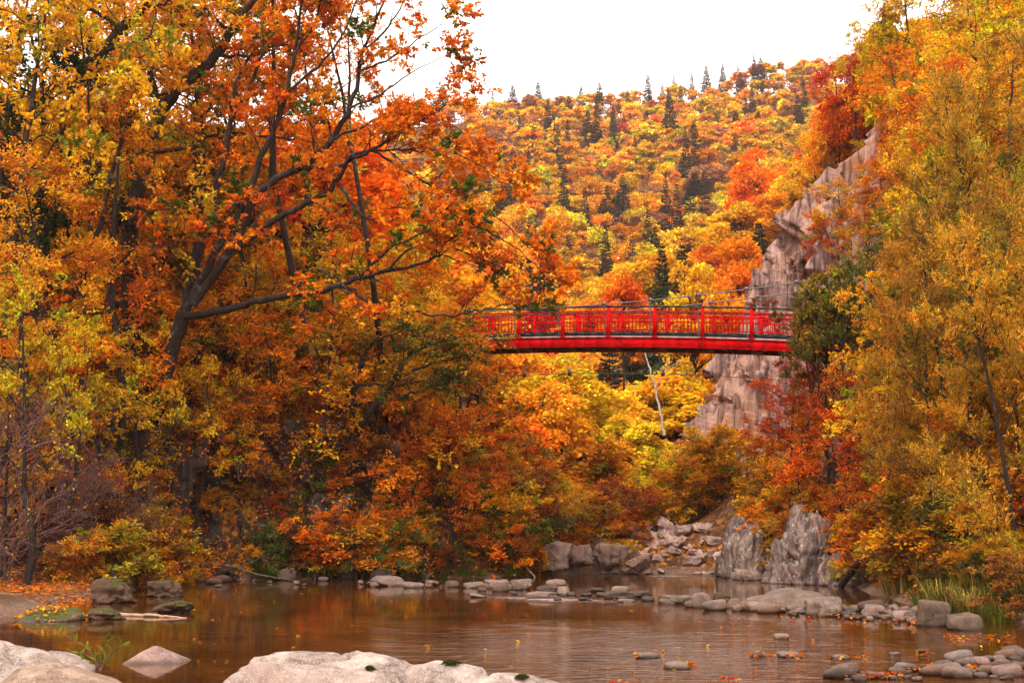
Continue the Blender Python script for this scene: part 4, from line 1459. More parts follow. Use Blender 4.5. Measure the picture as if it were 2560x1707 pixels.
for off in (-0.12, WB + 0.12):
    tb = Tubes()
    xs = np.linspace(XS[0], XS[-1] + 4, 70)
    tb.tube([[*(bp(x, off, 0) + Vector((0, 0, zc(x, off) - zd(x))))] for x in xs], np.full(70, 0.024), 6)
    obj('main_cable', tb.mesh('main cable', M_STEEL), bridge)
    for i, x in enumerate(XS):
        xx = x - 0.13
        top = bp(xx, off, zc(xx, off) - zd(xx))
        b = Boxes()
        b.bar(top + Vector((0, 0, 0.10)), top - Vector((0, 0, 0.05)), 0.17, 0.10, side=bdir)
        b.bar(top - Vector((0, 0, 0.05)), top - Vector((0, 0, 0.17)), 0.13, 0.07, side=bdir, w2=0.05)
        b.add('cable_clamp', M_STEEL, bridge)
        tb = Tubes()
        tb.sticks([top[:]], [bp(xx, off, 0.0)[:]], 0.012, 0.012, 5)
        obj('hanger', tb.mesh('hanger', M_STEEL), bridge)


def pwd(x):
    return Vector((x, 61 - 0.4 * (x - 6), 8.68 - 0.0058 * (x - 0.5) ** 2)) - bnor * 0.5 - BO


tb = Tubes()
xs = np.linspace(XS[0], XS[-1], 60)
tb.tube([pwd(x)[:] for x in xs], np.full(60, 0.016), 5)
obj('wind_cable', tb.mesh('wind cable', M_DKSTEEL), bridge)
for i, x in enumerate(XS[:-1]):
    xm = x + 0.45
    b = Boxes()
    c = pwd(xm)
    b.bar(c + Vector((0, 0, 0.20)), c - Vector((0, 0, 0.10)), 0.08, 0.08, side=bdir, w2=0.17)
    b.add('wind_cable_clamp', M_STEEL if i > 16 else M_DKSTEEL, bridge)
    tb = Tubes()
    tb.sticks([(c + Vector((0, 0, .18)))[:], (c + Vector((0, 0, .18)))[:]], [bp(xm - 0.45, 0.0, -0.42)[:], bp(xm + 0.55, WB * 0.5, -0.46)[:]], 0.009, 0.009, 4)
    obj('stay_wire', tb.mesh('stay wire', M_DKSTEEL), bridge)
    b = Boxes()
    b.bar(bp(xm + 0.55, WB * 0.5, -0.36), bp(xm + 0.55, WB * 0.5, -0.50), 0.16, 0.10, side=bdir, w2=0.05)
    b.add('stay_bracket', M_DKSTEEL, bridge)


# ------------------------------------------------------------------ trees drawn limb by limb
def limb(pts, d0, d1, r0, r1, wgt=1.0, unit='c', n=None, seed=0):
    """limb through points of the picture (c: 2350 px crop of the top left quarter, F: 2352 px view), from depth d0 to d1"""
    rs = np.random.RandomState(seed + int(abs(pts[0][0]) + abs(pts[-1][1])))
    k = len(pts)
    L_ = []
    for i, (a, b) in enumerate(pts):
        fx, fy = (a * 0.5447 / K, b * 0.5447 / K) if unit == 'c' else (a, b)
        L_.append(P(fx, fy, d0 + (d1 - d0) * i / (k - 1))[:])
    n = n or k * 4
    s = spline(L_, n)
    s[1:-1] += rs.randn(n - 2, 3) * 0.035 * min(1, r0 / 0.1 + 0.3)
    return (s, r0, r1, wgt)


def custom_tree(name, label, base, trunks, limbs, gr, seed, crowns=('crown',), bark=None, color=(1, 1, 1), group=None):
    rs = np.random.RandomState(seed)
    base = np.array(base)
    tb = Tubes()
    for s, r0, r1, w_ in trunks + limbs:
        rad = np.linspace(r0, r1, len(s))
        if (s, r0, r1, w_) in ():
            pass
        tb.tube(s - base, rad, 9 if r0 > 0.1 else 6)
    use = [(s - base, r0, r1, w_) for s, r0, r1, w_ in limbs]
    arr = grow(use, rs, tb, **gr)
    r = thing(name, None, label, 'tree', tuple(base), group=group)
    obj('trunk', tb.mesh(name + ' trunk', bark or M_BARK), r)
    obj('crown', leaf_mesh(name + ' crown', *arr), r, color=color)
    return r


O = CO
oak_tr = [limb([(690, 1990), (725, 1850), (770, 1680), (815, 1520), (850, 1430)], 55, 54.3, 0.36, 0.27)]
oak_l = [
    limb([(835, 1450), (900, 1200), (945, 1040), (1010, 800), (1055, 560), (1085, 380), (1160, 250), (1330, 190)], 54.4, 55.5, 0.20, 0.03),
    limb([(1055, 560), (1140, 400), (1230, 230), (1370, 190), (1480, 60)], 55, 54, 0.09, 0.02),
    limb([(850, 1430), (1000, 1150), (1130, 920), (1200, 720), (1260, 600), (1320, 420), (1350, 250), (1390, 0), (1400, -160)], 54.3, 52, 0.17, 0.03),
    limb([(1320, 420), (1480, 280), (1560, 180), (1620, 40), (1680, -120)], 52.6, 51.5, 0.06, 0.015),
    limb([(880, 1400), (1060, 1150), (1160, 930), (1240, 840), (1380, 770), (1500, 660), (1600, 500), (1650, 330), (1660, 250), (1720, 100), (1800, -80)], 54.2, 51.2, 0.20, 0.03),
    limb([(1380, 775), (1540, 770), (1640, 700), (1760, 690), (1900, 690), (2080, 700)], 52.6, 51, 0.09, 0.015),
    limb([(1060, 1150), (1300, 990), (1400, 940), (1520, 870), (1600, 745), (1700, 690), (1850, 600), (2000, 520), (2110, 430)], 54, 50.5, 0.14, 0.02),
    limb([(1560, 850), (1620, 940), (1720, 1020), (1850, 1000), (2010, 980)], 52, 51, 0.07, 0.015),
    limb([(830, 1455), (1000, 1435), (1150, 1390), (1300, 1360), (1500, 1320), (1650, 1275), (1800, 1240), (1950, 1205), (2060, 1130), (2180, 1040)], 54.3, 50, 0.17, 0.02),
    limb([(1560, 1305), (1620, 1330), (1720, 1400), (1900, 1425), (2050, 1455), (2190, 1430), (2330, 1395)], 51.6, 50.5, 0.07, 0.02, 0.4),
    limb([(1460, 1240), (1560, 1290), (1650, 1400), (1760, 1480)], 51.5, 50.3, 0.06, 0.012, 0.6),
    limb([(1650, 1275), (1780, 1150), (1960, 1060), (2130, 960)], 51.4, 50, 0.06, 0.015),
    limb([(1650, 330), (1800, 260), (1940, 170), (2070, 90)], 51.6, 50.6, 0.05, 0.012, 0.7),
    limb([(1600, 500), (1750, 430), (1880, 340), (2060, 250)], 51.8, 51, 0.05, 0.012, 0.7),
    limb([(1780, 1240), (1900, 1130), (2060, 1180), (2240, 1250)], 51, 51.5, 0.05, 0.012),
    limb([(2180, 1040), (2310, 1100), (2430, 1190), (2520, 1290)], 50, 49.6, 0.035, 0.010, 0.9),
    limb([(2060, 1130), (2240, 1200), (2400, 1270), (2540, 1330)], 50.3, 50, 0.035, 0.010, 0.8),
    limb([(2130, 960), (2260, 990), (2370, 1070), (2430, 1140)], 50, 50, 0.03, 0.010, 0.8),
    limb([(2010, 980), (2150, 900), (2270, 860), (2350, 880)], 51, 51, 0.03, 0.010, 0.7),
    limb([(2080, 700), (2200, 760), (2300, 840)], 51, 50.6, 0.03, 0.010, 0.6),
    limb([(1700, 690), (1860, 780), (2020, 880), (2200, 980)], 51.6, 52.5, 0.05, 0.012),
    limb([(1500, 660), (1700, 560), (1880, 480), (2050, 560), (2180, 640)], 52.3, 53, 0.06, 0.012),
    limb([(1130, 920), (1000, 980), (900, 1030), (800, 1010)], 53, 51.5, 0.05, 0.012, 0.8),
    limb([(1240, 840), (1200, 980), (1130, 1060), (1010, 1080)], 53, 50.8, 0.05, 0.012, 0.9),
    limb([(1350, 250), (1450, 100), (1480, -60), (1500, -160)], 52.4, 53, 0.05, 0.015),
    limb([(1660, 250), (1780, 120), (1850, 20), (1900, -120)], 51.5, 52, 0.05, 0.015, 0.8),
]
oak_gr = dict(t0=0.24, dens2=2.5, L2=1.75, n3=8, L3=0.62, m=19, kind='rosette', leaf=(0.175, 0.098), up2=0.18, twig_r=0.008,
              pal=[(O['orange'], 6), (O['deep'], 3.2), (O['gold'], 1.8), (O['green'], 1.5), (O['rust'], 0.8)])
custom_tree('oak_tree', 'great orange oak with dark spreading limbs reaching over the bridge', P(690 * .5447 / K, 1990 * .5447 / K, 55)[:], oak_tr, oak_l, oak_gr, 9001)

# the two dark leaning stems behind the oak, top left
custom_tree('leaning_tree', 'yellow leaved tree with a thick dark stem leaning up across the top corner', P(60, 1000, 57)[:],
            [limb([(110, 1850), (150, 1300), (200, 900), (290, 560)], 57, 56, 0.40, 0.30)],
            [limb([(290, 560), (390, 330), (470, 240), (560, 130), (650, 40), (690, -100)], 56, 55, 0.30, 0.16),
             limb([(390, 330), (300, 240), (180, 160), (60, 60)], 55.8, 53.5, 0.10, 0.03), limb([(470, 240), (640, 190), (800, 130), (940, 60)], 55.5, 54, 0.10, 0.03),
             limb([(290, 560), (180, 440), (80, 400), (-60, 330)], 56, 53, 0.10, 0.03), limb([(330, 460), (500, 380), (640, 330), (780, 300)], 55.8, 53.5, 0.08, 0.02),
             limb([(560, 130), (440, 60), (330, -40), (200, -100)], 55.4, 54, 0.10, 0.03), limb([(650, 40), (760, 10), (900, -60)], 55, 54, 0.08, 0.03)],
            dict(t0=0.2, dens2=3.0, L2=1.8, n3=8, L3=0.65, m=11, kind='rosette', leaf=(0.21, 0.10),
                 pal=[(O['gold'], 5), (O['yellow'], 4), (O['lime'], 1.6), (O['orange'], 1.4), (O['green'], 1.4)]), 9002)
custom_tree('leaning_tree', 'dark stemmed tree leaning between the oak and the corner, golden above', P(330, 1000, 58)[:],
            [limb([(600, 1850), (590, 1500), (600, 1100), (660, 750), (740, 500)], 58, 56.5, 0.36, 0.27)],
            [limb([(740, 500), (850, 380), (920, 320), (990, 260), (1060, 150), (1120, 60), (1200, -60)], 56.5, 55.5, 0.27, 0.12),
             limb([(640, 720), (720, 700), (850, 680), (960, 630), (1100, 615), (1300, 640), (1500, 660)], 57, 55.5, 0.11, 0.03),
             limb([(690, 440), (740, 430), (830, 440), (890, 420)], 56.2, 55.6, 0.07, 0.03), limb([(990, 260), (1120, 260), (1250, 230)], 56, 54.5, 0.09, 0.03),
             limb([(740, 500), (690, 340), (730, 200), (800, 60), (830, -80)], 56.5, 56, 0.14, 0.05), limb([(1060, 150), (960, 60), (900, -60)], 55.9, 55, 0.09, 0.03)],
            dict(t0=0.2, dens2=2.4, L2=1.8, n3=8, L3=0.65, m=11, kind='rosette', leaf=(0.20, 0.10),
                 pal=[(O['gold'], 5), (O['orange'], 3), (O['yellow'], 2), (O['green'], 2.2), (O['deep'], 1)]), 9003)
# forked tree on the rock bank below the bridge
cF = 0.3188 / K


def c8(a, b):
    return ((700 + a * 0.3188) / K, (650 + b * 0.3188) / K)


custom_tree('forked_tree', 'dark forked tree with green yellow leaves on the rock bank below the bridge', P(*c8(420, 1470), 56.5)[:],
            [limb([c8(420, 1470), c8(470, 1300), c8(540, 1100), c8(600, 900), c8(640, 790)], 56.5, 56, 0.21, 0.13, unit='F'),
             limb([c8(560, 1420), c8(640, 1290), c8(760, 1120), c8(840, 1040), c8(950, 810)], 56.5, 55.5, 0.18, 0.10, unit='F'),
             limb([c8(575, 1400), c8(590, 1200), c8(600, 1050)], 56.6, 56.8, 0.12, 0.09, unit='F')],
            [limb([c8(640, 790), c8(700, 680), c8(820, 600), c8(960, 560)], 56, 55, 0.09, 0.02, unit='F'), limb([c8(950, 810), c8(1050, 720), c8(1250, 640), c8(1450, 600)], 55.5, 54.5, 0.08, 0.02, unit='F'),
             limb([c8(600, 1000), c8(700, 970), c8(860, 990), c8(1000, 960), c8(1200, 940)], 56, 54.8, 0.07, 0.02, unit='F'), limb([c8(900, 930), c8(1050, 860), c8(1250, 800), c8(1500, 740), c8(1700, 720)], 55.6, 54.6, 0.07, 0.02, unit='F'),
             limb([c8(760, 1120), c8(950, 1080), c8(1150, 1000), c8(1400, 960)], 55.8, 54.5, 0.06, 0.02, unit='F'), limb([c8(560, 870), c8(430, 800), c8(300, 760)], 56, 55, 0.05, 0.02, unit='F')],
            dict(t0=0.1, dens2=3.0, L2=1.2, n3=8, L3=0.5, m=12, kind='spray', leaf=(0.15, 0.09), flat=0.2,
                 pal=[((0.10, 0.13, 0.02), 5), (O['dullgreen'], 3), (O['lime'], 2.2), (O['gold'], 1.2)]), 9004)
custom_tree('slender_tree', 'slender dark stem standing just left of the forked tree', P(*c8(335, 1470), 56)[:],
            [limb([c8(335, 1470), c8(345, 1300), c8(370, 1100), c8(390, 850), c8(405, 650), c8(418, 300)], 56, 55.5, 0.09, 0.05, unit='F')],
            [limb([c8(370, 1200), c8(440, 1060), c8(470, 960), c8(540, 900)], 56, 55.4, 0.045, 0.015, unit='F'), limb([c8(418, 300), c8(410, 200), c8(440, 60)], 55.5, 55, 0.05, 0.015, unit='F'),
             limb([c8(405, 480), c8(470, 380), c8(560, 330)], 55.6, 55, 0.035, 0.012, unit='F'), limb([c8(390, 700), c8(300, 620), c8(200, 600)], 55.6, 54.6, 0.03, 0.012, unit='F')],
            dict(t0=0.2, dens2=2.4, L2=0.9, n3=6, L3=0.45, m=11, kind='rosette', leaf=(0.15, 0.08), pal=[(O['orange'], 4), (O['gold'], 3), (O['deep'], 1)]), 9005)

# ------------------------------------------------------------------ free standing trees near the banks
NEAR = [
    # left bank: canopy that closes the picture on the left
    ('broad0', 60, -140, 50, 3.6, 'gold', 'golden broadleaf tree filling the top corner of the picture', 'broadleaf_tree'),
    ('broad1', 235, -60, 52, 3.4, 'yellow', 'yellow tree with rosettes of leaves below the leaning stems', 'broadleaf_tree'),
    ('broad2', 470, -120, 60, 3.8, 'gold', 'gold tree high behind the dark leaning stem', 'broadleaf_tree'),
    ('maple0', 270, 215, 52, 2.9, 'orange', 'bright orange maple with flat sprays left of the oak trunk', 'maple_tree'),
    ('maple1', 110, 330, 48, 2.6, 'gold', 'amber maple below the corner canopy', 'maple_tree'),
    ('maple2', 200, 540, 50, 2.4, 'orange', 'small orange maple left of the oak foot', 'maple_tree'),
    ('maple0', 60, 560, 46, 2.2, 'gold', 'golden maple at the very edge above the bare twigs', 'maple_tree'),
    ('oval0', 80, 640, 43, 1.9, 'lime', 'yellow green tree at the edge with feathery leaves', 'small_tree'),
    ('oval1', 190, 700, 45, 1.6, 'lime', 'lime tinted young tree behind the bare twigs', 'small_tree'),
    ('broad0', 330, 740, 52, 1.8, 'yellow', 'low yellow tree hiding the oak foot', 'broadleaf_tree'),
    ('maple1', 240, 790, 50, 1.7, 'gold', 'gold young maple on the bank edge', 'maple_tree'),
    ('maple2', 470, 820, 53.5, 1.9, 'gold', 'amber maple spray hanging over the dark rock right of the oak foot', 'maple_tree'),
    ('maple0', 640, 740, 58, 2.3, 'orange', 'orange maple behind the slender stem', 'maple_tree'),
    ('maple1', 560, 560, 60, 3.0, 'orange', 'orange maple filling the gap behind the oak limbs', 'maple_tree'),
    ('maple2', 930, 890, 56.5, 2.5, 'orange', 'vivid orange maple with level sprays below the forked tree', 'maple_tree'),
    ('maple0', 1040, 930, 57.8, 2.2, (0.62, 0.13, 0.010), 'red orange maple overhanging the left bank corner', 'maple_tree'),
    ('maple1', 820, 1010, 58.5, 1.6, 'gold', 'amber maple low beneath the forked tree', 'maple_tree'),
    ('oval0', 745, 1010, 56.3, 1.3, 'green', 'green leaved climber on the dark rock under the forked tree', 'small_tree'),
    ('oval1', 1090, 1020, 62, 1.8, 'yellow', 'sparse yellow tree at the bank corner beside the gravel beach', 'small_tree'),
    ('oval0', 1160, 1090, 61, 1.4, 'olive', 'thin olive sapling over the bank corner', 'small_tree'),
    ('broad2', 20, -130, 57, 3.6, 'yellow', 'yellow crown at the corner of the wood', 'broadleaf_tree'),
    ('broad0', 330, -120, 63, 3.8, (0.70, 0.28, 0.012), 'amber crown at the top edge between the two leaning stems', 'broadleaf_tree'),
    ('broad1', 560, -60, 66, 3.4, 'gold', 'pale golden crown at the top edge beside the copper one', 'broadleaf_tree'),
    ('broad2', 720, 60, 64, 2.8, (0.68, 0.2, 0.01), 'burnt orange crown filling the gap above the oak limbs', 'broadleaf_tree'),
    ('broad1', 150, -180, 61, 4.2, 'gold', 'golden crown behind the thick leaning stem', 'broadleaf_tree'),
    ('broad2', 480, -190, 62, 4.0, 'orange', 'orange crown above the second leaning stem', 'broadleaf_tree'),
    ('broad0', 640, -150, 60, 3.4, (0.62, 0.22, 0.012), 'copper crown at the top edge behind the oak', 'broadleaf_tree'),
    ('broad1', 810, -120, 59, 2.6, 'orange', 'thin orange crown at the top edge over the oak limbs', 'broadleaf_tree'),
    ('broad2', 300, 20, 64, 3.6, 'yellow', 'yellow crown showing between the leaning stems', 'broadleaf_tree'),
    ('broad0', 560, 120, 64, 2.8, 'gold', 'golden crown behind the oak limbs under the copper one', 'broadleaf_tree'),
    ('oval0', 30, 850, 44, 1.7, 'olive', 'olive tree at the very edge over the timber stairs', 'small_tree'),
    ('maple1', 170, 950, 48.5, 1.5, 'deep', 'rusty young maple in front of the rock bank', 'maple_tree'),
    ('oval1', 290, 1020, 50.5, 1.3, 'gold', 'yellow sapling in front of the dark rock bank', 'small_tree'),
    ('oval1', 90, 1040, 49, 1.3, 'olive', 'olive sapling above the leaf covered beach', 'small_tree'),
    # behind the oak
    ('broad1', 690, 330, 66, 3.6, 'gold', 'yellow tree glowing behind the oak limbs', 'broadleaf_tree'),
    ('broad2', 400, 250, 66, 4.0, 'lime', 'greenish yellow tree behind the orange maple', 'broadleaf_tree'),
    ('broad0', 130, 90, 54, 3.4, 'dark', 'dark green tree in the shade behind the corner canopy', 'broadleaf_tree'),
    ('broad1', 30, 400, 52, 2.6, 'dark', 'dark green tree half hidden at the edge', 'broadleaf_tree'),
    ('maple2', 850, 500, 68, 3.4, 'gold', 'gold maple between the oak and the bridge', 'maple_tree'),
    ('broad0', 950, 620, 70, 3.0, 'orange', 'orange tree at the far end of the bridge', 'broadleaf_tree'),
    ('maple1', 740, 640, 69, 3.0, 'yellow', 'yellow maple over the hidden bridge end', 'maple_tree'),
    ('broad2', 330, 480, 62, 3.2, 'rust', 'rust brown tree in the shade behind the oak trunk', 'broadleaf_tree'),
    ('maple0', 480, 330, 64, 3.0, 'gold', 'gold maple high behind the oak trunk', 'maple_tree'),
    ('broad1', 1060, 760, 73, 2.6, 'gold', 'gold tree behind the bridge railing', 'broadleaf_tree'),
    # right bank
    ('willow0', 2290, 110, 40, 3.0, 'olive', 'tall olive yellow willow at the edge of the right bank', 'willow_tree'),
    ('willow1', 2180, 420, 38, 2.5, (0.34, 0.225, 0.022), 'olive willow leaning over the bridge end', 'willow_tree'),
    ('willow0', 2310, 470, 34, 2.4, (0.56, 0.30, 0.025), 'pale golden willow nearest the right bank rocks', 'willow_tree'),
    ('willow1', 2180, 780, 41, 2.0, (0.50, 0.26, 0.022), 'lower willow with fine leaves over the bridge girder end', 'willow_tree'),
    ('willow0', 2120, 560, 42, 2.2, (0.52, 0.25, 0.02), 'olive gold willow between the tall willow and the bridge end', 'willow_tree'),
    ('willow1', 2330, 760, 36, 2.3, (0.56, 0.29, 0.03), 'straw tinted willow low at the right edge', 'willow_tree'),
    ('willow0', 2250, 930, 39, 1.9, (0.42, 0.22, 0.02), 'olive willow brush under the tall willow', 'willow_tree'),
    ('willow1', 2320, 300, 44, 3.0, (0.54, 0.34, 0.028), 'golden olive willow behind the tall willow', 'willow_tree'),
    ('oval1', 2150, 960, 42, 1.5, 'gold', 'golden round leaved tree under the willows', 'small_tree'),
    ('maple2', 2080, 900, 47, 1.6, (0.6, 0.15, 0.01), 'orange red tree behind the golden round leaved one', 'maple_tree'),
    ('oval0', 2210, 1180, 37, 1.2, 'dullgreen', 'dull green thicket tree above the reeds', 'small_tree'),
    ('broad1', 2000, 610, 47, 1.7, 'gold', 'golden round leaved tree in front of the bridge end', 'broadleaf_tree'),
    ('oval1', 2030, 760, 45, 1.3, (0.72, 0.36, 0.015), 'amber leaved tree hanging below the bridge end', 'small_tree'),
    ('broad2', 1980, 560, 51, 1.6, (0.15, 0.12, 0.022), 'dull olive brown tree covering the cliff side at the bridge', 'broadleaf_tree'),
    ('oval1', 1925, 600, 50, 1.25, (0.10, 0.085, 0.02), 'dark olive tree with dense leaves against the cliff above the railing', 'small_tree'),
    ('mid2', 1885, 625, 54, 1.4, (0.24, 0.145, 0.018), 'bushy dark olive tree closing the right end of the bridge', 'bank_tree'),
    ('oval1', 1855, 650, 51, 1.35, (0.11, 0.09, 0.02), 'dull olive tree hiding the end of the red railing', 'small_tree'),
    ('oval0', 1872, 690, 52, 1.2, (0.12, 0.10, 0.022), 'dark olive tree standing before the railing end', 'small_tree'),
    ('broad0', 2100, 400, 54, 1.9, (0.24, 0.16, 0.02), 'brownish green tree on the slope right of the bare cliff', 'broadleaf_tree'),
    ('maple1', 1850, 815, 56, 1.5, 'red', 'scarlet maple below the bridge beside the pale cliff', 'maple_tree'),
    ('maple2', 1960, 850, 52, 1.7, (0.68, 0.14, 0.01), 'red orange maple with bare limbs under the bridge end', 'maple_tree'),
    ('maple0', 1870, 950, 55, 1.6, (0.56, 0.12, 0.01), 'orange red maple above the rock spire', 'maple_tree'),
    ('maple1', 2010, 1010, 49, 1.5, (0.50, 0.09, 0.01), 'deep orange maple behind the rock spire', 'maple_tree'),
    ('maple0', 1810, 860, 50, 1.6, (0.66, 0.10, 0.008), 'bright red orange maple spreading in front of the scarlet one', 'maple_tree'),
    ('maple1', 1930, 930, 48, 1.9, (0.68, 0.13, 0.008), 'wide red orange maple over the grey tower', 'maple_tree'),
    ('oval0', 1890, 1020, 47.5, 1.3, 'olive', 'olive leaved sapling before the wide red orange maple', 'small_tree'),
    ('maple2', 1985, 1080, 46, 1.5, 'orange', 'orange maple with low sprays beside the grey tower', 'maple_tree'),
    ('broad0', 2090, 700, 44, 1.7, 'gold', 'golden tree mixed into the willows at the bridge end', 'broadleaf_tree'),
    ('oval1', 2170, 300, 50, 2.0, 'yellow', 'yellow tree beside the top of the tall willow', 'small_tree'),
    ('maple0', 2300, 60, 52, 2.6, 'gold', 'golden maple in the top right corner', 'maple_tree'),
    ('maple2', 1760, 1040, 60, 1.4, 'gold', 'amber young tree above the pink outcrop', 'maple_tree'),
    ('oval1', 1820, 1080, 57, 1.2, 'orange', 'orange sapling between the two outcrops', 'small_tree'),
    ('oval0', 1790, 1180, 54.5, 0.9, 'olive', 'olive bush like tree on the ledge between the outcrops', 'small_tree'),
    ('maple0', 2160, 1050, 43, 1.5, 'orange', 'orange tree with broad leaves beneath the willows', 'maple_tree'),
    ('maple1', 2270, 1130, 38, 1.3, (0.58, 0.14, 0.01), 'orange red maple low at the right edge', 'maple_tree'),
    ('oval1', 2090, 1120, 45, 1.2, 'olive', 'green olive small tree above the bank boulders', 'small_tree'),
    # upper right slope
    ('maple0', 2130, 60, 66, 2.6, 'gold', 'golden tree high on the right slope', 'maple_tree'),
    ('broad0', 2260, -40, 58, 3.2, 'yellow', 'bright yellow tree at the top right', 'broadleaf_tree'),
    ('maple2', 2110, 190, 68, 2.3, (0.60, 0.12, 0.01), 'red orange maple above the bare cliff top', 'maple_tree'),
    ('maple1', 2210, 260, 60, 2.4, 'gold', 'amber tree behind the tall willow', 'maple_tree'),
    ('maple2', 2110, 330, 62, 1.9, 'orange', 'orange tree hugging the upper cliff edge', 'maple_tree'),
    ('broad1', 2150, 410, 56, 2.1, 'gold', 'gold tree between the cliff and the willows', 'broadleaf_tree'),
    ('broad2', 2075, 480, 58, 1.7, 'olive', 'olive tree right of the middle of the cliff', 'broadleaf_tree'),
    ('mid0', 2035, 60, 84, 2.6, 'lime', 'bushy yellow green tree packed on the ridge above the cliff', 'ridge_tree'),
    ('mid1', 1985, 150, 85, 2.2, (0.62, 0.12, 0.008), 'bushy red orange tree at the edge of the ridge', 'ridge_tree'),
    ('mid2', 2100, 30, 80, 2.8, 'gold', 'bushy golden tree on the ridge top', 'ridge_tree'),
    ('mid3', 2140, 200, 78, 2.2, 'orange', 'bushy orange tree just above the cliff top', 'ridge_tree'),
    ('mid0', 1935, 215, 88, 2.0, 'gold', 'bushy golden tree below the ridge edge maple', 'ridge_tree'),
    ('mid1', 2150, 140, 76, 2.6, (0.60, 0.13, 0.010), 'bushy rust red tree deep on the upper right slope', 'ridge_tree'),
    ('mid2', 2200, 60, 74, 2.8, 'yellow', 'bushy yellow tree deep on the upper right slope', 'ridge_tree'),
    ('maple1', 1985, 430, 69, 1.5, (0.45, 0.19, 0.015), 'tawny maple overlapping the middle of the cliff', 'maple_tree'),
    ('maple0', 2030, 360, 68, 1.6, 'orange', 'orange maple overlapping the upper cliff', 'maple_tree'),
    ('oval0', 1950, 520, 66, 1.2, 'olive', 'olive sapling overlapping the lower edge of the bare cliff', 'small_tree'),
    ('maple2', 2190, 130, 56, 1.9, (0.64, 0.11, 0.008), 'red orange maple among the gold at the upper right', 'maple_tree'),
    ('oval1', 2210, 540, 36.5, 1.3, (0.14, 0.13, 0.02), 'green leaved tree among the golden willows', 'small_tree'),
    ('broad2', 2240, 330, 41, 1.5, (0.26, 0.19, 0.022), 'green tinged tree in the upper willows', 'broadleaf_tree'),
    ('oval0', 2120, 640, 40, 1.2, (0.18, 0.14, 0.02), 'dull green tree between the bridge end and the willows', 'small_tree'),
    ('maple1', 2240, 860, 37.5, 1.1, (0.58, 0.15, 0.01), 'rusty orange young maple among the lower willows', 'maple_tree'),
    ('maple0', 1960, 115, 83, 2.2, 'red', 'fiery red maple on the skyline ridge', 'maple_tree'),
    ('maple1', 1925, 130, 86, 1.5, 'deep', 'deep orange maple at the tip of the skyline ridge', 'maple_tree'),
    ('broad0', 2030, -10, 80, 2.2, 'lime', 'yellow green tree topping the ridge against the sky', 'broadleaf_tree'),
    ('maple2', 2090, -60, 78, 2.6, 'gold', 'amber tree topping the ridge next to the green one', 'maple_tree'),
    ('maple1', 2060, 110, 76, 2.2, 'orange', 'orange tree under the ridge top', 'maple_tree'),
    ('maple0', 1915, 240, 89, 2.6, 'gold', 'golden tree clinging left of the cliff top', 'maple_tree'),
    ('maple2', 1975, 210, 87, 2.0, (0.55, 0.2, 0.015), 'tawny tree on the cliff top edge', 'maple_tree'),
    ('maple1', 1880, 290, 92, 2.0, 'yellow', 'yellow tree on the shoulder behind the cliff', 'maple_tree'),
]
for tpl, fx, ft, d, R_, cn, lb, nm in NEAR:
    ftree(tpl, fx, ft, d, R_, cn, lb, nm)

rs_ = np.random.RandomState(76)
for i in range(46):
    d = 58 + 12 * rs_.rand()
    fx = -60 + 1120 * rs_.rand()
    p_ = P(fx, 800, d)
    if p_.x > float(np.interp(d, LFY, LFX)) - 2.0:
        continue
    h = 4.0 + 4.0 * rs_.rand()
    cn = ['gold', 'orange', 'yellow', 'deep', 'lime', 'dullgreen', 'rust'][rs_.choice(7, p=[.32, .32, .16, .06, .07, .05, .02])]
    tpl = ['maple%d' % rs_.randint(3), 'broad%d' % rs_.randint(3)][rs_.randint(2)]
    s = h / TP[tpl]['H']
    place_tree('bank_tree', tpl, '%s tree in the wood above the rock bank' % dict(gold='golden', orange='orange', olive='olive green', yellow='yellow', deep='rusty orange', lime='lime yellow', dullgreen='dull green', rust='rust brown')[cn],
               'tree', p_.x, d, t1(p_.x, d) - 0.1, s * 1.15, s, jit(CO[cn]), 'trees above the rock bank')
n_w = 0
for yy in np.arange(70, 124, 6.0):
    for xx in np.arange(-62, 4, 6.0):
        x, y = xx + rs_.randn() * 1.6, yy + rs_.randn() * 1.6
        z = t1(x, y)
        h = 8 + 4.5 * rs_.rand()
        fx, fy = to_px((x, y, z + h))
        if fx < -150 or fx > 1060 or (560 < fx and fy < 235):
            continue
        if x > float(np.interp(y, LFY, LFX)) - 2.5 or y < 66 + 0 * x:
            continue
        cn = ['gold', 'yellow', 'orange', 'deep', 'lime', 'dullgreen'][rs_.choice(6, p=[.32, .22, .24, .08, .08, .06])]
        s = h / 9
        place_tree('wood_tree', 'mid%d' % rs_.randint(4), '%s tree in the wood climbing behind the oak' % dict(gold='golden', orange='orange', yellow='yellow', deep='rusty orange', lime='lime yellow', dullgreen='dull green')[cn],
                   'tree', x, y, z - 0.2, s * 1.1, s, jit(CO[cn]), 'trees in the wood behind the oak')

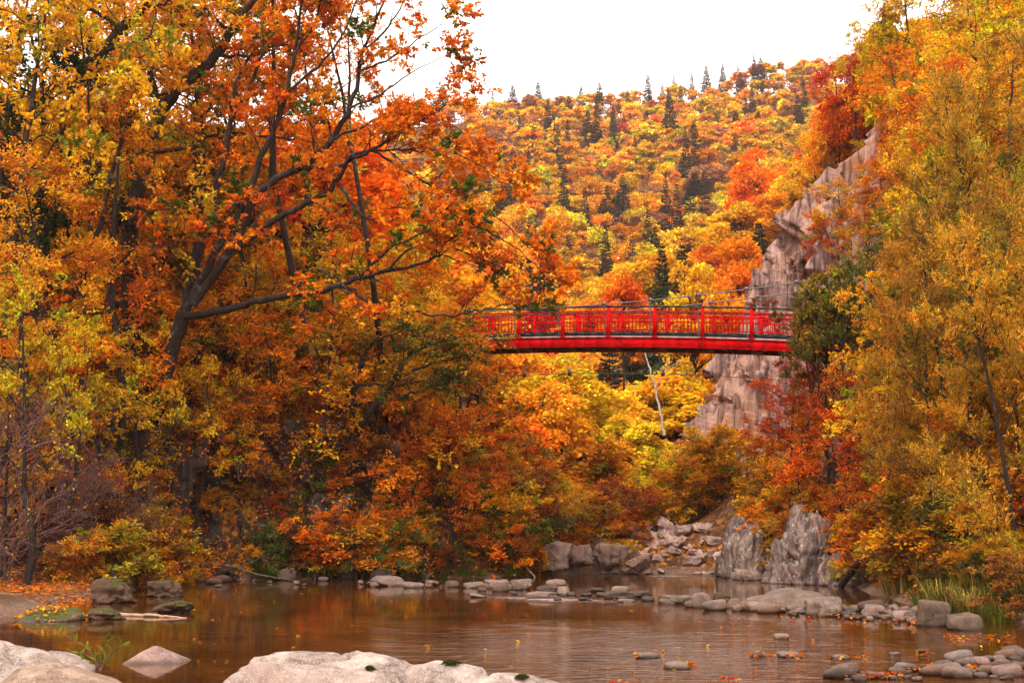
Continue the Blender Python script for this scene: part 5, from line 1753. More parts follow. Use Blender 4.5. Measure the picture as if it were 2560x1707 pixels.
# extra screening trees on the right slope between the features
rs_ = np.random.RandomState(77)
for i in range(60):
    d = 46 + 34 * rs_.rand()
    fx = 2040 + 330 * rs_.rand()
    fy = -60 + 1050 * rs_.rand()
    p_ = P(fx, fy, d)
    z0 = t1(p_.x, d)
    h = 3.2 + 3.2 * rs_.rand()
    if p_.x < float(np.interp(d, RFY, RFX)) + 2.5:
        continue
    cn = ['gold', 'orange', 'olive', 'yellow', 'deep', 'lime'][rs_.randint(6)]
    tpl = ['maple%d' % rs_.randint(3), 'oval%d' % rs_.randint(2), 'broad%d' % rs_.randint(3)][rs_.randint(3)]
    s = h / TP[tpl]['H']
    place_tree('slope_tree', tpl, '%s tree on the steep slope above the right bank' % dict(gold='golden', orange='orange', olive='olive green', yellow='yellow', deep='rusty orange', lime='lime yellow')[cn],
               'tree', p_.x, d, z0 - 0.1, s * 1.15, s, jit(CO[cn]), 'trees on the right slope')

# ------------------------------------------------------------------ shrubs
SHC = dict(rust='rust brown', orange='orange', gold='golden', olive='olive green', brown='brown', lime='yellow green', dullgreen='dull green', deep='reddish', yellow='yellow')


def shrub(fx, fy, d, h, colname, where, group, tpl=None, wide=1.2, base=None):
    """bush whose foot is near (fx, fy)"""
    p_ = P(fx, fy, d)
    tpl = tpl or 'shrub%d' % RS.randint(4)
    z = (t1(p_.x, d) - 0.05) if base is None else (p_.z if base == 'px' else base)
    s = h / TP[tpl]['H']
    return place_tree('bush', tpl, '%s bush %s' % (SHC[colname], where), 'bush', p_.x, d, z, s * wide, s, jit(CO[colname], 0.15), group)


WORD0 = dict(gold='golden', orange='orange', olive='olive', deep='rusty orange')


def pick(rs, *opts):
    return opts[rs.randint(len(opts))]


rs_ = np.random.RandomState(78)
for i in range(46):      # foot of the left rock bank
    fx = 20 + 1200 * rs_.rand()
    d = 55.2 + rs_.rand() * 1.0 + (1.5 if fx > 900 else 0) + (1.5 if fx > 1050 else 0)
    if fx < 430:
        d = 50 + 4 * rs_.rand()
    p_ = P(fx, 1300, d)
    shrub(fx, 1320, d, 0.9 + 0.9 * rs_.rand(), pick(rs_, 'rust', 'orange', 'gold', 'olive', 'orange', 'brown', 'dullgreen', 'gold'), 'at the foot of the dark rock bank', 'bushes at the foot of the rock bank', base=max(0.15, t1(p_.x, d) - 0.1) if fx > 430 else None)
for i in range(64):      # ledges of the left rock bank
    k = rs_.randint(30, 310)
    j = rs_.randint(18, 84)
    p_ = WVf.reshape(NWP, nh, 3)[k, j]
    cn = pick(rs_, 'rust', 'deep', 'rust', 'orange', 'gold', 'brown', 'olive')
    s = 0.38 + 0.3 * rs_.rand()
    place_tree('ledge_bush', 'shrub%d' % rs_.randint(4), '%s bush growing from a ledge of the dark rock bank' % SHC[cn], 'bush', p_[0] - win[k][0] * 0.05, p_[1] - win[k][1] * 0.05, p_[2] - 0.1, s * 1.25, s, jit(CO[cn], 0.15), 'bushes on the ledges of the rock bank')
for i in range(26):      # back of the leaf covered beach
    d = 43.5 + 10 * rs_.rand()
    x = float(np.interp(d, LFY, LFX)) - 0.2 - 1.6 * rs_.rand()
    fx, fy = to_px((x, d, 0.4))
    shrub(fx, fy, d, 0.8 + 1.5 * rs_.rand() ** 1.5, pick(rs_, 'olive', 'rust', 'gold', 'rust', 'orange', 'rust', 'brown'), 'at the back of the leaf covered beach', 'bushes behind the leaf covered beach')
for i in range(30):      # top of the rock bank
    fx = 60 + 1050 * rs_.rand()
    d = 58 + 5 * rs_.rand()
    shrub(fx, 1000, d, 1.2 + 1.2 * rs_.rand(), pick(rs_, 'rust', 'orange', 'gold', 'deep', 'dullgreen', 'olive'), 'on top of the rock bank', 'bushes on top of the rock bank')
for i in range(20):      # low brush at the back of the gravel beach
    fx = 1120 + 330 * rs_.rand()
    d = 62.5 + 3 * rs_.rand()
    shrub(fx, 1270, d, 0.6 + 0.7 * rs_.rand(), pick(rs_, 'rust', 'orange', 'gold', 'olive', 'deep'), 'in the low brush beside the gravel beach', 'low brush beside the gravel beach', wide=1.4)
for i in range(52):      # slope behind the gravel beach, centre
    fx = 1130 + 560 * rs_.rand()
    d = 65 + 11 * rs_.rand()
    cn = pick(rs_, 'gold', 'orange', 'gold', 'olive', 'rust', 'orange', 'yellow', 'gold')
    shrub(fx, 1200, d, 1.3 + 1.5 * rs_.rand(), cn, 'behind the gravel beach', 'bushes behind the gravel beach', wide=1.3)
for i in range(22):      # bank corner with saplings
    fx = 1080 + 150 * rs_.rand()
    d = 59 + 3.5 * rs_.rand()
    shrub(fx, 1280, d, 1.1 + 1.2 * rs_.rand(), pick(rs_, 'olive', 'rust', 'gold', 'dullgreen'), 'in the thicket by the gravel beach', 'thicket at the bank corner')
for i in range(64):      # right bank
    d = 33 + 22 * rs_.rand()
    x0 = float(np.interp(d, RFY, RFX))
    x = x0 + 0.5 + 5.0 * rs_.rand()
    fx, fy = to_px((x, d, t1(x, d)))
    if 48.3 < d < 52.5 and x < x0 + 2.0:
        continue
    shrub(fx, fy, d, 1.0 + 1.1 * rs_.rand(), pick(rs_, 'olive', 'olive', 'dullgreen', 'gold', 'orange', 'rust', 'deep'), 'in the thicket of the right bank', 'thicket of the right bank')
for i in range(36):      # on the cliff and round its foot
    k = rs_.randint(16, 370)
    j = rs_.randint(54, 120)
    if i < 14:
        j = rs_.randint(36, 52)
    p_ = CV.reshape(NU, nw, 3)[k, j]
    cn = pick(rs_, 'rust', 'brown', 'orange', 'gold', 'brown')
    s = 0.30 + 0.30 * rs_.rand()
    place_tree('cliff_bush', 'shrub%d' % rs_.randint(4), '%s bush rooted in the bare cliff' % SHC[cn], 'bush', p_[0], p_[1], p_[2] - 0.1, s * 1.2, s, jit(CO[cn], 0.15), 'bushes rooted in the cliff')
for i in range(34):      # slope at the foot of the cliff, above the outcrops
    fx = 1690 + 240 * rs_.rand()
    d = 58 + 9 * rs_.rand()
    p_ = P(fx, 1150, d)
    shrub(fx, 1150, d, 0.9 + 0.9 * rs_.rand(), pick(rs_, 'orange', 'gold', 'rust', 'olive', 'orange', 'deep'), 'below the cliff foot', 'bushes below the cliff', wide=1.3)
for i in range(11):      # trees along the right shoulder of the cliff
    k = int(150 + 250 * (i + rs_.rand() * 0.6) / 11)
    j = 46 + int((nw - 46) * (0.38 + 0.08 * rs_.rand()))
    p_ = CV.reshape(NU, nw, 3)[k, j]
    cn = pick(rs_, 'orange', 'gold', 'olive', 'deep', 'gold')
    tpl = 'maple%d' % rs_.randint(3) if i % 3 else 'oval%d' % rs_.randint(2)
    s = (2.6 + 1.4 * rs_.rand()) / TP[tpl]['H']
    place_tree('cliff_tree', tpl, '%s small tree on the right shoulder of the bare cliff' % dict(WORD0)[cn], 'tree', p_[0] + 0.3, p_[1] - 0.2, p_[2] - 0.4, s * 1.25, s, jit(CO[cn]), 'small trees on the cliff shoulder')
for (fx, fy, d, h, cn) in ((1900, 1195, 51.6, 1.0, 'orange'), (1950, 1245, 49.6, 0.8, 'gold'), (1990, 1280, 49, 1.0, 'rust'), (1785, 1255, 54, 1.1, 'olive'), (1805, 1310, 53, 0.8, 'gold'),
                           (1735, 1225, 57, 0.8, 'orange'), (1830, 1250, 52, 0.9, 'rust'), (2020, 1310, 48.4, 0.9, 'olive'), (1930, 1330, 48.6, 0.5, 'gold'), (1870, 1180, 51.8, 0.9, 'olive')):
    shrub(fx, fy, d, h, cn, 'clinging to the grey outcrops', 'bushes on the grey outcrops', base='px')
for i in range(16):      # on the wall behind the leaf covered beach
    k, j = rs_.randint(30, 150), rs_.randint(20, 86)
    p_ = WVf.reshape(NWP, nh, 3)[k, j]
    cn = pick(rs_, 'rust', 'olive', 'brown', 'orange', 'gold')
    s = 0.45 + 0.35 * rs_.rand()
    place_tree('ledge_bush', 'shrub%d' % rs_.randint(4), '%s bush on the rock face behind the leaf covered beach' % SHC[cn], 'bush', p_[0], p_[1], p_[2] - 0.1, s * 1.3, s, jit(CO[cn], 0.15), 'bushes on the rock face behind the beach')
for i in range(12):      # low bushes over the bank rocks on the right
    d = 30.5 + 6 * rs_.rand()
    x = float(np.interp(d, RFY, RFX)) + 0.1 + 2.2 * rs_.rand()
    fx, fy = to_px((x, d, 0.4))
    shrub(fx, fy, d, 0.5 + 0.6 * rs_.rand(), pick(rs_, 'olive', 'rust', 'dullgreen', 'brown', 'gold'), 'over the bank rocks by the pebble shore', 'bushes over the bank rocks')
# bare twiggy bushes at the left edge
for i, (fx, fy, d, s) in enumerate(((20, 1290, 44, 1.35), (120, 1300, 46, 1.2), (200, 1310, 47, 0.95), (-20, 1200, 42, 1.5), (330, 1310, 50, 0.8), (90, 1180, 49, 1.2))):
    p_ = P(fx, fy, d)
    place_tree('bare_bush', 'bare%d' % (i % 2), 'bare twiggy bush over the leaf covered beach', 'bush', p_.x, d, t1(p_.x, d) - 0.05 if i < 5 else p_.z, s, s * 1.25, jit(CO['gold']), 'bare bushes above the leaf covered beach')

# ------------------------------------------------------------------ valley trees behind the bridge
rs_ = np.random.RandomState(79)
WORD = dict(gold='golden', orange='orange', yellow='bright yellow', deep='rusty orange', lime='yellow green', red='red', olive='olive', conif='dark')
n_mid = 0
for yy in np.arange(76, 200, 6.2):
    for xx in np.arange(-46, 66, 6.2):
        x, y = xx + rs_.randn() * 1.7, yy + rs_.randn() * 1.7
        fx, fy = to_px((x, y, t1(x, y) + 6))
        lim_l = 1040 if y < 120 else 960
        if fx < lim_l or fx > 2020:
            continue
        if x > float(np.interp(y, RFY, RFX)) + 1 and y < 98:
            continue
        if y < 84 and fx > 1500:
            continue
        h = 6.5 + 3.5 * rs_.rand() if y < 110 else 8.0 + 4.5 * rs_.rand()
        cn = ['gold', 'yellow', 'orange', 'lime', 'deep', 'red'][rs_.choice(6, p=[0.33, 0.27, 0.17, 0.13, 0.08, 0.02])]
        where = 'behind the bridge' if y < 105 else ('on the spur beyond the bridge' if x > 8 else 'in the valley beyond the bridge')
        if rs_.rand() < 0.07 and y > 110:
            place_tree('fir_tree', 'fir%d' % rs_.randint(2), 'dark fir %s among golden trees' % where, 'tree', x, y, t1(x, y) - 0.2, h / 9 * 0.9, h / 9 * 1.15, jit(CO['conif']), 'firs beyond the bridge')
        else:
            s = h / 9
            place_tree('valley_tree', 'mid%d' % rs_.randint(4), '%s tree %s' % (WORD[cn], where), 'tree', x, y, t1(x, y) - 0.2, s * (0.9 + 0.3 * rs_.rand()), s, jit(CO[cn]), 'trees %s' % where)
        n_mid += 1
FEAT = [
    ('fir0', 1520, 565, 118, 1.9, 'conif', 'lone dark fir standing right above the middle of the bridge', 'fir_tree'),
    ('fir1', 1250, 590, 135, 3.4, 'conif', 'dark fir clump beside the tip of the orange oak', 'fir_tree'),
    ('fir0', 1215, 600, 132, 2.6, 'conif', 'smaller dark fir of the clump beside the oak tip', 'fir_tree'),
    ('mid1', 1430, 628, 100, 1.9, (0.66, 0.15, 0.01), 'bright orange dome shaped maple just over the railing', 'valley_tree'),
    ('mid2', 1740, 365, 172, 4.6, 'orange', 'big orange tree at the top of the spur', 'valley_tree'),
    ('mid0', 1690, 540, 112, 2.8, 'orange', 'orange tree left of the cliff above the railing', 'valley_tree'),
    ('mid3', 1600, 620, 100, 2.6, 'lime', 'yellow green tree above the railing near the cliff', 'valley_tree'),
    ('mid2', 1660, 660, 92, 2.0, 'gold', 'golden tree touching the cliff side above the railing', 'valley_tree'),
    ('mid1', 1180, 930, 78, 2.0, 'rust', 'rusty red tree on the bank under the bridge', 'valley_tree'),
    ('mid0', 1380, 880, 86, 2.6, 'yellow', 'bright yellow tree under the middle of the bridge', 'valley_tree'),
    ('mid3', 1290, 900, 82, 2.3, 'gold', 'golden tree under the bridge left of the yellow one', 'valley_tree'),
    ('mid2', 1470, 960, 80, 2.2, 'yellow', 'pale yellow tree around the white birch stem', 'valley_tree'),
    ('mid1', 1560, 830, 92, 2.2, 'olive', 'olive tree below the bridge close to the cliff', 'valley_tree'),
    ('mid0', 1140, 990, 72, 1.9, 'deep', 'reddish tree over the left bank thicket', 'valley_tree'),
]
for tpl, fx, ft, d, R_, cn, lb, nm in FEAT:
    ftree(tpl, fx, ft, d, R_, cn, lb, nm)
# white birch stem
custom_tree('birch_tree', 'birch with a thin white stem leaning under the bridge', P(1524, 995, 79)[:],
            [limb([(1526, 1000), (1518, 950), (1505, 890), (1490, 840)], 79, 79.5, 0.085, 0.045, unit='F')],
            [limb([(1505, 890), (1530, 850), (1560, 830)], 79.2, 79, 0.03, 0.01, unit='F'), limb([(1490, 840), (1478, 800), (1470, 760)], 79.5, 80, 0.04, 0.01, unit='F')],
            dict(t0=0.2, dens2=3, L2=0.9, n3=7, L3=0.4, m=7, kind='any', leaf=(0.13, 0.10), pal=[(O['yellow'], 3), (O['gold'], 2)]), 9010, bark=M_BIRCH)

# ------------------------------------------------------------------ far hillside forest
rs_ = np.random.RandomState(80)
cand = []
yy = 196.0
while yy < 475:
    st = 4.5 + (yy - 190) * 0.003
    for xx in np.arange(-120, 150, st):
        x, y = xx + rs_.randn() * st * 0.25, yy + rs_.randn() * st * 0.25
        z = t1(x, y)
        fx, fy = to_px((x, y, z + 8))
        if fx < 560 or fx > 1990 or fy < 0:
            continue
        if fx < 1060 and not (fy < 420 and rs_.rand() < 0.55):
            continue
        if y > 462 + 0.15 * x:
            continue
        if fy > 690:
            continue
        if fx > 1560 and fy > 430 and y < 250:
            continue
        cand.append((x, y, z, fx, fy))
    yy += st * 1.02
conf = [(1270, 260), (1285, 290), (1240, 330), (1180, 350), (1150, 430), (1100, 440), (1300, 400), (1290, 440), (1500, 300), (1465, 340), (1560, 350), (1580, 360), (1610, 360), (1640, 370),
        (1530, 420), (1570, 440), (1590, 430), (1600, 410), (1350, 465), (1400, 445), (1440, 440), (1210, 520), (1270, 560), (1300, 560), (1400, 580), (1540, 510), (1555, 490), (1580, 470), (1520, 530),
        (1790, 330), (1830, 370), (1800, 350), (1390, 210), (1330, 215), (1240, 215), (1480, 180), (1510, 170), (1600, 165), (1620, 160), (1640, 155), (1660, 160), (1700, 150), (1740, 150), (1620, 190), (1380, 260), (1430, 240), (1360, 300), (1345, 270), (1120, 205), (1180, 210)]
used = set()
fir_idx = set()
ca = np.array([(c[3], c[4]) for c in cand])
for (a, b) in conf:
    k = int(np.argmin((ca[:, 0] - a) ** 2 + ((ca[:, 1] - b) * 1.2) ** 2))
    fir_idx.add(k)
for k in range(len(cand)):
    if rs_.rand() < 0.07:
        fir_idx.add(k)
decid = sorted([k for k in range(len(cand)) if k not in fir_idx], key=lambda k: (cand[k][3] < 1090, cand[k][1]))
single = set(decid[:292])
STUFF = []
print('hillside candidates', len(cand), 'firs', len(fir_idx), 'valley', n_mid)


def slope_word(x, y):
    c = 460 + 0.15 * x
    f = (c - y) / 270
    return 'on the crest' if f < 0.05 else ('high' if f < 0.3 else ('halfway up' if f < 0.6 else 'low'))


for k, (x, y, z, fx, fy) in enumerate(cand):
    sw = slope_word(x, y)
    if k in fir_idx:
        h = 7.0 + 6.5 * rs_.rand()
        s = h / 15.0
        place_tree('hillside_fir', 'cf%d' % rs_.randint(3), 'dark fir %s %s the far hillside' % (['slim', 'broad', 'tall'][k % 3], 'of' if sw == 'on the crest' else sw + ' on') if sw != 'on the crest' else '%s dark fir on the crest of the far hillside' % ['slim', 'broad', 'tall'][k % 3],
                   'tree', x, y, z - 0.3, s * [0.75, 1.2, 0.9][k % 3], s * [1, 0.95, 1.15][k % 3], jit((0.042, 0.050, 0.034), 0.25), 'firs on the far hillside')
    else:
        up = (y - 190) / 270
        cn = ['gold', 'yellow', 'orange', 'deep', 'lime', 'red', 'pink'][rs_.choice(7, p=[0.37, 0.38 - 0.06 * up, 0.045, 0.008, 0.10, 0.007, 0.09 + 0.06 * up])]
        h = (4.6 + 3.0 * rs_.rand()) * (1.0 + 0.25 * (rs_.rand() < 0.15))
        s = h / 11.0
        fd = 0.68 + 0.36 * rs_.rand()
        if k not in single:
            STUFF.append((x, y, z - 0.3, s * (0.9 + 0.3 * rs_.rand()), s, jit([q * fd for q in CO[cn]], 0.12), rs_.randint(3), rs_.rand() * 6.28))
            continue
        wd = dict(WORD, pink='dull pink')[cn]
        place_tree('hillside_tree', 'far%d' % rs_.randint(7), '%s %s tree %s' % (['round', 'tall', 'broad'][k % 3], wd, 'on the crest of the far hillside' if sw == 'on the crest' else sw + ' on the far hillside'),
                   'tree', x, y, z - 0.3, s * [1.05, 0.9, 1.2][k % 3], s * [1.0, 1.2, 0.95][k % 3], jit([q * fd for q in CO[cn]], 0.12), 'autumn trees on the far hillside')

Vs, Fs, Ts, Ms, n_ = [], [], [], [], 0
for (x, y, z, sx_, sz__, c_, k, a) in STUFF:
    V_, F_, t_, m_ = TP['forest%d' % k]['raw']
    ca_, sa_ = math.cos(a), math.sin(a)
    Vs.append(np.stack([(V_[:, 0] * ca_ - V_[:, 1] * sa_) * sx_ + x, (V_[:, 0] * sa_ + V_[:, 1] * ca_) * sx_ + y, V_[:, 2] * sz__ + z], 1))
    Fs.append(F_ + n_)
    n_ += len(V_)
    Ts.append(t_ * np.array(c_))
    Ms.append(m_)
thing('forest', make_mesh('forest', np.concatenate(Vs), np.concatenate(Fs), tint=np.concatenate(Ts), mats=[M_LEAF, M_GREYBARK], midx=np.concatenate(Ms)),
      'mass of yellow and orange autumn forest on the upper far hillside', 'forest', color=(1, 1, 1), kind='stuff')

# ------------------------------------------------------------------ ground cover, litter, small things
def litter(name, label, pts, nrms, size, pal, seed, cat='leaves', jitter=0.6):
    rs = np.random.RandomState(seed)
    N = len(pts)
    cols = np.array([CO[c] if isinstance(c, str) else c for c in pal])[rs.randint(len(pal), size=N)] * np.exp(0.25 * rs.randn(N, 1))
    no = nrms + jitter * rs.randn(N, 3)
    me_ = leaf_mesh(name, pts, rs.randn(N, 3) * np.array([1, 1, 0.15 + 0.5 * (jitter > 0.5)]), no, size * (0.6 + 0.7 * rs.rand(N)), size * 0.62 * (0.6 + 0.7 * rs.rand(N)), cols, 'leaf6')
    return thing(name, me_, label, cat, color=(1, 1, 1), kind='stuff')


rs_ = np.random.RandomState(81)
up1 = np.array([[0, 0, 1.0]])
# leaf covered beach at the left
N = 5200
y = 36 + 17 * rs_.rand(N)
x = np.interp(y, LFY, LFX) - 0.1 - 6.5 * rs_.rand(N) ** 1.3
litter('fallen_leaves', 'orange and brown fallen leaves thick on the beach under the bare bushes', np.stack([x, y, T(x, y) + 0.03 + 0.03 * rs_.rand(N)], 1), np.repeat(up1, N, 0), 0.13, ['deep', 'rust', 'brown', 'rust', 'brown', 'orange'], 1, jitter=0.35)
# leaves caught on the rock bank
W3 = WVf.reshape(NWP, nh, 3)
N = 42000
k = rs_.randint(0, NWP - 2, N)
j = rs_.randint(8, nh - 1, N)
pp = W3[k, j] + rs_.randn(N, 3) * 0.07 - win[k] * 0.07
msk = fbm(np.stack([pp[:, 0] * 0.9, pp[:, 1] * 0.9, pp[:, 2] * 0.8], 1), 3, 14) + 0.20 * rs_.randn(N) > -0.06
pp, k = pp[msk], k[msk]
litter('creeper_leaves', 'rust coloured creeper and caught leaves all over the dark rock bank', pp, nrm(-win[k] * 0.7 + up1 * 0.9), 0.15, ['rust', 'deep', 'rust', 'orange', 'brown', 'olive', 'gold'], 2, 'creeper')
# leaf litter on both slopes
N = 26000
y = 34 + 46 * rs_.rand(N)
x = np.interp(y, RFY, RFX) + 0.4 + 14 * rs_.rand(N)
pp = np.stack([x, y, T(x, y) + 0.04 + 0.2 * rs_.rand(N) ** 2], 1)
litter('leaf_litter', 'leaf litter and low weeds covering the right slope', pp, np.repeat(nrm(up1 + np.array([[-0.8, 0, 0]])), N, 0), 0.17, ['rust', 'orange', 'olive', 'brown', 'gold', 'dullgreen'], 3)
N = 26000
y = 57 + 34 * rs_.rand(N)
x = np.interp(y, LFY, LFX) - 0.2 - 17 * rs_.rand(N)
pp = np.stack([x, y, T(x, y) + 0.04 + 0.25 * rs_.rand(N) ** 2], 1)
litter('leaf_litter', 'leaf litter and low weeds on the slope behind the rock bank', pp, np.repeat(nrm(up1 + np.array([[0, -0.6, 0]])), N, 0), 0.18, ['rust', 'orange', 'brown', 'gold', 'deep', 'olive'], 4)
N = 9000
y = 24 + 16 * rs_.rand(N)
x = np.interp(y, RFY, RFX) + 0.2 + 5 * rs_.rand(N)
litter('leaf_litter', 'brown leaf litter on the low bank behind the pebble shore', np.stack([x, y, T(x, y) + 0.03 + 0.06 * rs_.rand(N)], 1), np.repeat(up1, N, 0), 0.10, ['rust', 'brown', 'brown', 'olive', 'dullgreen'], 8)
# undergrowth on the far hillside floor
N = 26000
y = 190 + 290 * rs_.rand(N)
x = -60 + 190 * rs_.rand(N)
pp = np.stack([x, y, T(x, y) + 0.3 + 2.2 * rs_.rand(N)], 1)
litter('hill_undergrowth', 'brownish pink undergrowth between the trees of the far hillside', pp, np.repeat(nrm(up1 + np.array([[0, -0.8, 0]])), N, 0), 1.0, ['rust', 'brown', (0.30, 0.13, 0.08), 'brown', (0.22, 0.10, 0.06)], 5, 'undergrowth', 0.9)

# leaves on stones, floating leaves and leaf rafts
pp = []
for (fx, fy, w_, n) in ((1490, 1496, 60, 60), (1748, 1498, 50, 70), (1822, 1500, 44, 40), (1950, 1503, 90, 60), (2122, 1490, 34, 22), (1590, 1520, 34, 26), (2000, 1545, 130, 120), (2180, 1528, 260, 190), (1660, 1558, 90, 60), (1420, 1560, 40, 18),
                        (1880, 1415, 200, 70), (2060, 1425, 160, 70), (2250, 1455, 160, 150), (1660, 1420, 120, 40), (1440, 1375, 60, 10)):
    for _ in range(n):
        c = PW(fx + w_ * (rs_.rand() - 0.5), fy + 12 + (rs_.rand() - 0.5) * 10)
        pp.append((c.x, c.y, 0.02 + (0.10 if fy < 1450 else 0.05) * rs_.rand()))
pp = np.array(pp)[::2]
litter('leaf_rafts', 'wet red and amber leaves caught among the pool stones', pp, np.repeat(up1, len(pp), 0), 0.085, ['rust', 'brown', 'rust', 'red', 'orange', 'brown'], 6, jitter=0.45)
pp = []
for _ in range(170):
    c = PW(420 + 1900 * rs_.rand(), 1360 + 190 * rs_.rand())
    if rs_.rand() < 0.5 and c.x > -5:
        continue
    pp.append((c.x, c.y, 0.012))
pp = np.array(pp)
litter('floating_leaves', 'scattered single leaves floating on the pool', pp, np.repeat(up1, len(pp), 0), 0.09, ['orange', 'gold', 'yellow', 'rust'], 7, jitter=0.06)


# grass
def grass_mesh(name, seed, n, h, r, cols):
    rs = np.random.RandomState(seed)
    Vs, Fs, Cs = [], [], []
    k = 0
    for i in range(n):
        a, q = rs.rand() * 6.28, r * math.sqrt(rs.rand())
        b = np.array([math.cos(a) * q, math.sin(a) * q, -0.05])
        dv = np.array([math.cos(a) + rs.randn() * 0.5, math.sin(a) + rs.randn() * 0.5, 0])
        hh = h * (0.5 + 0.6 * rs.rand())
        bend = hh * (0.2 + 0.5 * rs.rand())
        sd_ = np.array([-dv[1], dv[0], 0])
        sd_ = sd_ / np.linalg.norm(sd_) * 0.010
        pts = [b, b + dv * bend * 0.25 + [0, 0, hh * 0.55], b + dv * bend * 0.65 + [0, 0, hh * 0.9], b + dv * bend * 1.1 + [0, 0, hh * 0.85]]
        for m_, wv in zip(range(4), (1.0, 1.0, 0.7, 0.1)):
            Vs += [pts[m_] + sd_ * wv, pts[m_] - sd_ * wv]
        for m_ in range(3):
            Fs.append((k + 2 * m_, k + 2 * m_ + 1, k + 2 * m_ + 3, k + 2 * m_ + 2))
        k += 8
        Cs += [np.array(cols[rs.randint(len(cols))]) * math.exp(0.2 * rs.randn())] * 8
    return make_mesh(name, np.array(Vs), np.array(Fs), tint=np.array(Cs), mats=[M_LEAF])


GR = [grass_mesh('grass', 500 + i, 110, [0.55, 0.9, 0.4][i], [0.25, 0.3, 0.3][i], [[(0.06, 0.085, 0.012), (0.10, 0.11, 0.02), (0.28, 0.17, 0.04)], [(0.36, 0.24, 0.05), (0.20, 0.18, 0.03), (0.45, 0.28, 0.08)], [(0.07, 0.10, 0.012), (0.14, 0.14, 0.02)]][i]) for i in range(3)]
for i in range(70):
    if i >= 46:
        d = 30.5 + 5.5 * rs_.rand()
        x = float(np.interp(d, RFY, RFX)) - 0.25 + 2.0 * rs_.rand() ** 1.3
        k, wh, gp = [0, 1, 2][i % 3], 'among the right bank rocks', 'grass among the bank rocks'
    elif i < 18:
        d = 32 + 8 * rs_.rand()
        x = float(np.interp(d, RFY, RFX)) + 0.3 + 2.6 * rs_.rand()
        k, wh, gp = 0, 'on the right bank by the reeds', 'grass on the right bank'
    elif i < 28:
        d = 38 + 6 * rs_.rand()
        x = float(np.interp(d, RFY, RFX)) + 0.4 + 2.5 * rs_.rand()
        k, wh, gp = 1, 'behind the bank rocks on the right', 'reeds on the right bank'
    else:
        d = 54.5 + 3.5 * rs_.rand()
        x = float(np.interp(d, LFY, LFX)) - 0.1 - 0.2 * rs_.rand()
        k, wh, gp = 2, 'at the water line of the rock bank', 'grass at the foot of the rock bank'
    s = 0.8 + 0.6 * rs_.rand()
    thing('reed_tuft' if k == 1 else 'grass_tuft', GR[k], '%s %s' % (['green grass tuft', 'straw coloured reed tuft', 'dark green grass tuft'][k], wh), 'grass', (x, d, max(0.02, t1(x, d)) + (0.1 if k == 2 and i < 46 else 0)), (0, 0, rs_.rand() * 6), (s, s, s), (1, 1, 1), gp)


# leafy sprig and dry stalk by the boulders
def sprig(name, label, base, pts, seed, col, leafL=0.10, leafW=0.022, n=34, stem_r=0.006):
    rs = np.random.RandomState(seed)
    tb = Tubes()
    P_, A_ = [], []
    for line in pts:
        s = spline(np.array(line), 12)
        tb.tube(s, np.linspace(stem_r, stem_r * 0.35, 12), 5)
        u = 2 + 9 * rs.rand(n)
        i = u.astype(int)
        P_.append(s[i])
        A_.append(nrm(s[np.minimum(i + 1, 11)] - s[i]) + 0.75 * rs.randn(n, 3))
    r = thing(name, None, label, 'plant', base)
    obj('stem', tb.mesh(name + ' stem', M_TWIG), r)
    if n:
        P_, A_ = np.concatenate(P_), np.concatenate(A_)
        N = len(P_)
        c_ = np.array(col) * np.exp(0.25 * rs.randn(N, 1))
        obj('leaves', leaf_mesh(name + ' leaves', P_, A_, up1 + 0.5 * rs.randn(N, 3), np.full(N, leafL), np.full(N, leafW), c_, 'leaf6'), r, color=(1, 1, 1))
    return r


b = P(232, 1518, 15.75)
sprig('leafy_sprig', 'green leafy sprig sprouting from the grooved boulder', b[:],
      [[(0, 0, -0.1), (-0.1, 0, 0.10), (-0.32, 0.05, 0.22), (-0.75, 0.1, 0.36)], [(0, 0, -0.1), (0.02, 0.02, 0.12), (0.06, 0.05, 0.28)], [(0, 0, -0.1), (0.10, 0, 0.1), (0.30, 0, 0.20)], [(0, 0, -0.1), (-0.14, 0, 0.06), (-0.34, -0.02, 0.10)]],
      21, (0.14, 0.15, 0.02), 0.10, 0.026, 22)
b = P(1352, 1515, 17.5)
b.z = -0.1
h_ = P(1351, 1420, 17.5).z + 0.1
sprig('dry_stalk', 'thin dry stalk standing in the water beside the pale boulders', b[:], [[(0, 0, 0), (0.01, 0, h_ * 0.5), (0.0, 0, h_)], [(0, 0, h_ * 0.12), (-0.05, 0, h_ * 0.3), (-0.10, 0, h_ * 0.42)]], 22, (0.4, 0.2, 0.08), n=0, stem_r=0.005)


# fallen branches
def log(name, label, pts, r, mat, side=()):
    tb = Tubes()
    b0 = np.array(pts[0])
    s = spline(np.array(pts) - b0, 16)
    s[1:-1] += np.random.RandomState(len(label)).randn(14, 3) * r * 0.25
    tb.tube(s, np.linspace(r, r * 0.45, 16), 8)
    for q in side:
        s = spline(np.array(q) - b0, 8)
        tb.tube(s, np.linspace(r * 0.5, r * 0.15, 8), 6)
    return thing(name, tb.mesh(name, mat), label, 'branch', tuple(b0))


